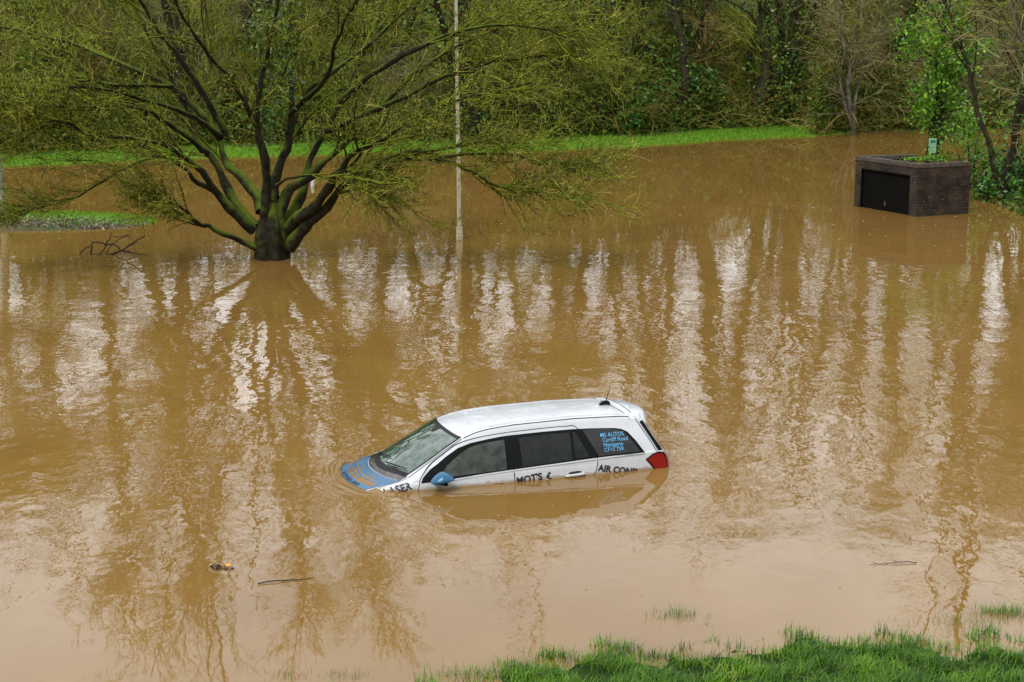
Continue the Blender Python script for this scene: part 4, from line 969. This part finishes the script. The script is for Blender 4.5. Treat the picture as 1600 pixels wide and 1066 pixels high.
prism(quad(d0, d0+tAB*.03, nAB, .10), -.8, DH-.002, eo, 'door_frame', m_black, enc); prism(quad(d1-tAB*.03, d1, nAB, .10), -.8, DH-.002, eo, 'door_frame', m_black, enc)
prism(quad(d0+tAB*.032, d1-tAB*.032, nAB, .10), DH-.035, DH-.002, eo, 'door_frame', m_black, enc)
prism(quad(mid_-tAB*.03+nAB*.035, mid_+tAB*.01+nAB*.035, nAB, .02), .14, .26, eo, 'door_latch', m_dead0, enc)
# weeds growing along the top
rng = np.random.default_rng(3); t = rng.random(260); c2 = (A+tAB*LAB*.55)[None]+(B-A)[None]*0+ (t[:, None]*(Cc-B)[None]*.9)+nAB*.5+rng.normal(size=(260, 2))*.12
G = Geo(); V, T = leaves(rng, np.stack([c2[:, 0]-eo[0], c2[:, 1]-eo[1], HT+.06+rng.random(260)*.10-eo[2]], 1), .045); me = mesh_arrays('weeds', V, None, T, [m_bright])
link('weeds', me, enc)

# ------------------------------------------------------------------ sign, poles and the small things in the water
m_cream, nt, b = mat('weathered_cream_paint'); n = noise(nt, 5, 5, .65); r = ramp(nt, n.outputs[0], [(.36, (.22, .21, .10)), (.48, (.68, .64, .45)), (.8, (.78, .74, .58))]); nt.links.new(r.outputs[0], b.inputs['Base Color']); b.inputs['Roughness'].default_value = .7
def post(name, u, v, Y, h_, r_, lean, label, cat, mt, cap=True):
    p = ground_at(u, v) if Y is None else at(u, v, Y); o = empty(name, (p[0], p[1], -.8), label=label, cat=cat)
    P, R_ = resample([(0, 0, 0), (lean*.3, 0, h_*.4), (lean, 0, h_)], [r_*1.15, r_*1.05, r_*.8], 10); V, Q = tubes(P[None], R_[None], 16)
    G = Geo(); G.add(V, Q); k = len(V); G.add(np.vstack([V[-16:], P[-1:]+np.array([[0, 0, .01]])]), None, [[i, (i+1) % 16, 16] for i in range(16)]); link('shaft', G.mesh('shaft', [mt], True), o); return o, P[-1]
po, tip = post('lamp_post', 718, 374, None, 6.6, .046, -.05, 'slim cream pole standing in the flood right of the big tree', 'pole', m_cream)
V, Q = tubes(np.array([[[0, 0, .0], [0, 0, 1.1]]], float), np.array([[.085, .080]]), 16); link('base_sleeve', mesh_arrays('base_sleeve', V, Q, None, [m_cream], smooth=True), po)
m_mosspost = bark_mat('mossy_birch_bark', (.10, .10, .06), (.42, .40, .30), (.10, .16, .04), .45, 4)
p = ground_at(7, 345); o = empty('birch_tree', (p[0], p[1], -.8), label='pale mossy birch stem leaning at the left edge beside the grass island', cat='tree')
Pt, Rt = resample([(0, 0, 0), (0, 0, 1.0), (-.06, 0, 2.2), (-.16, .1, 4), (-.1, .2, 6.5), (-.3, .3, 9)], [.15, .115, .10, .085, .06, .03], 20); V, Q = tubes(Pt[None], Rt[None], 12)
link('trunk', mesh_arrays('trunk', V, Q, None, [m_mosspost], smooth=True), o)
rng = np.random.default_rng(9); b1, r1 = spawn(rng, Pt[None], Rt[None], 20, .8, 1.8, 7, (.4, .9), .15, (0, 0, -.02), .4, (.5, 1), 1, .01); b2, r2 = spawn(rng, b1, r1, 7, .3, .9, 5, (.4, .9), .2, (0, 0, -.08), .5, (.2, 1), 1, .005)
b3, r3 = spawn(rng, b2, r2, 5, .2, .5, 4, (.4, .9), .2, (0, 0, -.12), .6, (.2, 1), 1, .004)
G = Geo()
for P, R_ in ((b1, r1), (b2, r2), (b3, r3)): V, Q = tubes(P, R_, 3); G.add(V, Q)
link('crown', G.mesh('crown', [m_ft2]), o)
p = ground_at(488, 291); o = empty('marker_post', (p[0], p[1], -.8), label='small white marker post just showing above water beyond the big tree', cat='post')
V, Q = tubes(np.array([[[0, 0, 0], [0, 0, .78], [.03, 0, 1.0]]], float), np.array([[.06, .06, .055]]), 10); G = Geo(); G.add(V, Q); G.add(np.vstack([V[-10:], [[.032, 0, 1.01]]]), None, [[i, (i+1) % 10, 10] for i in range(10)])
link('shaft', G.mesh('shaft', [m_white], True), o)
# pale green notice board behind the ivy tree
m_sign = plain('pale_green_sign', (.26, .52, .34), .5); m_signd = plain('dark_green_print', (.03, .16, .08), .6)
sp_ = at(1457, 227, 54.0); o = empty('notice_board', (sp_[0], sp_[1], -.8), label='pale green notice board on a post behind the ivy-clad tree', cat='sign')
def box(name, x0, x1, y0, y1, z0, z1, mt, parent, rz=0, bev=.004):
    bm = bmesh.new(); bmesh.ops.create_cube(bm, size=1)
    for v in bm.verts: v.co = ((x0+x1)/2+v.co.x*(x1-x0), (y0+y1)/2+v.co.y*(y1-y0), (z0+z1)/2+v.co.z*(z1-z0))
    if bev: bmesh.ops.bevel(bm, geom=bm.edges[:], offset=bev, segments=1, affect='EDGES')
    me = bpy.data.meshes.new(name); bm.to_mesh(me); bm.free(); me.materials.append(mt); ob = link(name, me, parent); ob.rotation_euler = (0, 0, rz); return ob
zc_ = sp_[2]+.8
pn = box('board', -.13, .13, -.02, .02, zc_-.26, zc_+.22, m_sign, o, .25); box('heading', -.09, .09, -.026, -.021, zc_+.08, zc_+.16, m_signd, pn, 0, 0); box('post', -.03, .03, .022, .08, 0, zc_+.2, m_fb1, o)
# fallen branch in front of the island
m_dead = island_mat('wet_dead_wood', [(0, (.02, .014, .009)), (1, (.06, .045, .03))], .6)
p = ground_at(175, 398); o = empty('fallen_branch', (p[0], p[1], -.05), label='dark dead branch lying half sunk in the water in front of the left grass island', cat='branch')
def brp(pts): return np.array([at(u, v, p[1])-np.array([p[0], p[1], -.05]) for u, v in pts])
G = Geo()
for pts, r_ in (([(126, 396), (132, 389), (141, 385)], .022), ([(142, 400), (143, 388), (145, 378), (166, 382), (160, 393), (155, 398)], .026), ([(141, 399), (170, 398), (190, 391), (210, 378), (226, 369)], .028),
                ([(166, 382), (180, 381), (192, 391), (205, 391)], .02), ([(166, 382), (174, 371), (178, 361)], .018), ([(176, 371), (190, 370), (205, 367)], .012), ([(165, 397), (172, 385), (188, 373), (200, 370), (206, 378)], .014), ([(192, 391), (215, 395), (232, 397)], .016), ([(200, 385), (218, 378), (228, 382)], .010)):
    P, R_ = resample(brp(pts), np.linspace(r_, r_*.5, len(pts)), 12); P[:, 1] += rng.normal()*.1; P[1:] += rng.normal(size=(11, 3))*.006; V, Q = tubes(P[None], R_[None], 5); G.add(V, Q)
link('limbs', G.mesh('limbs', [m_dead], True), o)
# floating sticks, leaf
def stick(u0, v0, u1, v1, r_, label, seed):
    rg = np.random.default_rng(seed); a, c = ground_at(u0, v0, .01), ground_at(u1, v1, .004); P, R_ = resample([a, (a*2+c)/3+np.array([0, .01, .008]), (a+2*c)/3, c], [r_, r_*.9, r_*.7, r_*.3], 14)
    P = P-a; P[1:-1] += rg.normal(size=(12, 3))*.004; s1, q1 = spawn(rg, P[None], R_[None], 3, .04, .10, 3, (.4, .8), .1, (0, 0, 0), .5, (.3, .9)); G = Geo(); V, Q = tubes(P[None], R_[None], 7); G.add(V, Q); V, Q = tubes(s1, q1, 4); G.add(V, Q)
    o = link('floating_stick', G.mesh('floating_stick', [m_dead], True)); o.location = a; tag(o, label, 'stick', 'sticks floating on the flood')
stick(403, 912, 492, 903, .007, 'thick dark stick floating in front of the car, beside the orange leaf', 1)
stick(1432, 879, 1358, 882, .005, 'thin dark stick floating at the right, off the grassy bank', 2)
p = ground_at(357, 887); G = Geo(); rg = np.random.default_rng(4)
m_leaf = island_mat('orange_leaf', [(0, (.75, .30, .03)), (1, (.85, .42, .05))], .5)
bm = bmesh.new(); n_ = 9
vs = [[bm.verts.new((.075*(i/8-.5)*1.3, .055*math.sin(math.pi*i/8)**.7*(j/4-.5)*2, .012+.035*math.sin(math.pi*i/8)*abs(j/4-.5)*1.6+.02*(i/8)**2)) for j in range(5)] for i in range(9)]
for i in range(8):
    for j in range(4): bm.faces.new((vs[i][j], vs[i+1][j], vs[i+1][j+1], vs[i][j+1]))
bmesh.ops.remove_doubles(bm, verts=bm.verts, dist=.0005); bmesh.ops.solidify(bm, geom=bm.faces[:], thickness=.002)
me = bpy.data.meshes.new('floating_leaf'); bm.to_mesh(me); bm.free(); me.materials.append(m_leaf); o = link('floating_leaf', me, None, tuple(p)); o.rotation_euler = (0, 0, .4); o.scale = (.75, .75, .75); tag(o, 'curled orange leaf floating left of the thick stick', 'leaf')
p = ground_at(342, 889); G = Geo(); P = np.zeros((6, 4, 3))
for i in range(6):
    a = rg.uniform(0, 6.28); P[i] = np.array([[math.cos(a)*.11*t*rg.uniform(.5, 1), math.sin(a)*.05*t, .004+.05*t*(i % 2)] for t in np.linspace(0, 1, 4)])
V, Q = tubes(P, np.tile(np.linspace(.006, .003, 4), (6, 1)), 4); G.add(V, Q); V, T = leaves(rg, rg.normal(size=(24, 3))*np.array([.07, .03, .008])+np.array([0, 0, .012]), .022); G.add(V, None, T)
o = link('floating_twig', G.mesh('floating_twig', [m_dead]), None, tuple(p)); tag(o, 'small clot of dark twigs and leaves floating against the orange leaf', 'twig')

# ------------------------------------------------------------------ grass
m_grass = island_mat('grass_blades', [(0, (.010, .045, .003)), (.35, (.05, .14, .006)), (.8, (.18, .36, .015)), (.93, (.34, .42, .05)), (1, (.32, .24, .10))], .5, 1.5, .3, .4)
m_fgrass = island_mat('far_grass_blades', [(0, (.06, .17, .006)), (.6, (.15, .34, .010)), (1, (.30, .42, .04))], .7, None, .3, .2)
def blades(rng, C0, hmin, hmax, wid, lean=.6, lev=4, drift=(0, 0)):
    n = len(C0); a = rng.uniform(0, 2*np.pi, n); d = np.stack([np.cos(a)+drift[0], np.sin(a)+drift[1], np.zeros(n)], 1); d = nrm(d); s = np.stack([-d[:, 1], d[:, 0], np.zeros(n)], 1)
    hh = rng.uniform(hmin, hmax, n)[:, None]; ln = (rng.random(n)**1.2*lean)[:, None]; tw = rng.uniform(-.4, .4, n)[:, None]
    V = np.empty((n, lev*2-1, 3))
    for l in range(lev):
        t = l/(lev-1); c = C0+np.array([0, 0, 1.])*hh*(t-.35*ln*t*t)+d*hh*ln*t*t*1.1+s*hh*tw*t*.5; wv = s*wid*(1-t**1.5)*.5
        if l < lev-1: V[:, 2*l] = c-wv; V[:, 2*l+1] = c+wv
        else: V[:, 2*l] = c
    k = lev*2-1; i = np.arange(n)[:, None]*k; Q = np.concatenate([i+np.array([[2*l, 2*l+1, 2*l+3, 2*l+2]]) for l in range(lev-2)]); T = i+np.array([[k-3, k-2, k-1]])
    return V.reshape(-1, 3), Q, T
rng = np.random.default_rng(12)
n = 80000; x = rng.uniform(-5.5, 7.5, n); e = rng.random(n); y = bank(x)+.35-e*3.0
cl = clump(x, y)
z = height(x, y); keep = (z > -.05*cl) & (rng.random(n) < np.clip(-.05+np.maximum(z, 0)*6+cl**1.7, 0, 1))
x, y, z, cl = x[keep], y[keep], z[keep], cl[keep]; sc = (.45+.75*cl)
G = Geo(); n = len(x); C0 = np.stack([x, y, z-.01], 1)
for msk, h0, h1 in ((cl < .35, .05, .10), ((cl >= .35) & (cl < .7), .07, .15), (cl >= .7, .08, .18)):
    V, Q, T = blades(rng, C0[msk], h0, h1, .011, 1.4, 5, (.6, .1)); G.add(V, Q, T)
tag(link('grass', G.mesh('grass', [m_grass])), 'long wet green grass on the near bank at the water edge', 'grass', kind='stuff')
def tuft(u, v, r_, hgt, n, label, wide=1.0):
    p = ground_at(u, v); C0 = rng.normal(size=(n, 3))*np.array([r_*wide, r_*.55, 0]); C0[:, 2] = -.05; V, Q, T = blades(rng, C0, hgt*.5, hgt*1.1, .006, 1.1, 5)
    G = Geo(); G.add(V, Q, T); tag(link('grass_tuft', G.mesh('grass_tuft', [m_grass]), None, tuple(p)), label, 'grass tuft', 'grass tufts standing out of the water')
tuft(1062, 962, .10, .17, 130, 'sparse grass tuft alone in the smooth water off the bank', 1.3)
tuft(1104, 977, .05, .10, 40, 'tiny sprig of grass just right of the lone sparse tuft')
tuft(1570, 958, .13, .17, 380, 'dense round grass tuft standing off the bank at the right edge', 1.2)
tuft(1500, 972, .16, .13, 260, 'low grass tuft left of the dense round one at the right', 1.6)
tuft(994, 1030, .12, .16, 420, 'thick grass clump at the edge of the bank below the lone sparse tuft', 1.5)
tuft(905, 1018, .08, .08, 60, 'faint low grass patch left of the thick bank edge clump', 1.8)
tuft(830, 1052, .13, .19, 380, 'bushy grass clump near the bottom edge, second from the left on the bank', 1.3)
tuft(735, 1056, .14, .18, 260, 'spiky grass clump at the left tip of the near bank', 1.5)
tuft(362, 1026, .12, .07, 60, 'faint drowned grass patch left of the near bank under the orange leaf', 1.4)
tuft(455, 1056, .10, .13, 70, 'short grass tuft cut by the bottom edge, left of the bank', 1.3)
tuft(540, 1056, .09, .13, 80, 'short pale grass tuft on the bottom edge between bank and drowned patch', 1.3)
tuft(170, 1054, .10, .11, 50, 'low grass tuft at the bottom left corner', 1.3)
n = 26000; x = rng.uniform(-30, 14.4, n); e = rng.random(n); y = shore(x)-.15+e*3.0; z = height(x, y)-.02
V, Q, T = blades(rng, np.stack([x, y, z], 1), .07, .16, .03, .8, 3); G = Geo(); G.add(V, Q, T)
n = 12000; x = rng.uniform(-20, -8.8, n); y = 43.2+rng.uniform(-1.7, 1.7, n); z = height(x, y); k = z > -.02; x, y, z = x[k], y[k], z[k]; k = (y > 42.1+.25*np.sin(x*3)) | (rng.random(len(x)) < .25); x, y, z = x[k], y[k], z[k]
V, Q, T = blades(rng, np.stack([x, y, z-.01], 1), .05, .12, .02, .8, 3); G.add(V, Q, T)
tag(link('far_grass', G.mesh('far_grass', [m_fgrass])), 'bright green mown grass along the far shore and on the left island', 'grass', kind='stuff')
m_litter = island_mat('grey_leaf_litter', [(0, (.08, .06, .035)), (.6, (.22, .19, .13)), (1, (.42, .40, .32))], .7)
n = 6000; x = rng.uniform(-20, -9.3, n); y = 42.1+np.abs(rng.normal(size=n))*.5-.25; z = height(x, y); k = z > -.03; V, T = leaves(rng, np.stack([x, y, z+.015], 1)[k], .045, .8)
tag(link('leaf_litter', mesh_arrays('leaf_litter', V, None, T, [m_litter])), 'grey washed-up leaf litter along the front of the left grass island', 'leaf litter', kind='stuff')
# foam and leaf specks drifting
m_foam = island_mat('foam_specks', [(0, (.12, .08, .04)), (.35, (.45, .38, .28)), (1, (.8, .76, .68))], .6)
n = 560; u = rng.uniform(-40, 1640, n); v = 300+rng.random(n)**1.7*640; c = np.array([ground_at(a, b_, .004) for a, b_ in zip(u, v)]); a = rng.uniform(0, 6.28, n); s = rng.uniform(.006, .028, n)*np.interp(c[:, 1], [15, 45], [.45, 1.5])
k6 = np.arange(6)*np.pi/3; V = c[:, None, :]+s[:, None, None]*np.stack([np.cos(k6), np.sin(k6)*.7, np.zeros(6)], 1)[None]*rng.uniform(.6, 1.2, (n, 6, 1)); top = c+np.array([0, 0, .004])
VV = np.concatenate([V, top[:, None]], 1).reshape(-1, 3); i = np.arange(n)[:, None]*7; T = np.concatenate([i+np.array([[j, (j+1) % 6, 6]]) for j in range(6)])
tag(link('floating_debris', mesh_arrays('floating_debris', VV, None, T, [m_foam])), 'pale specks of foam and leaf drifting on the brown flood', 'debris', kind='stuff')
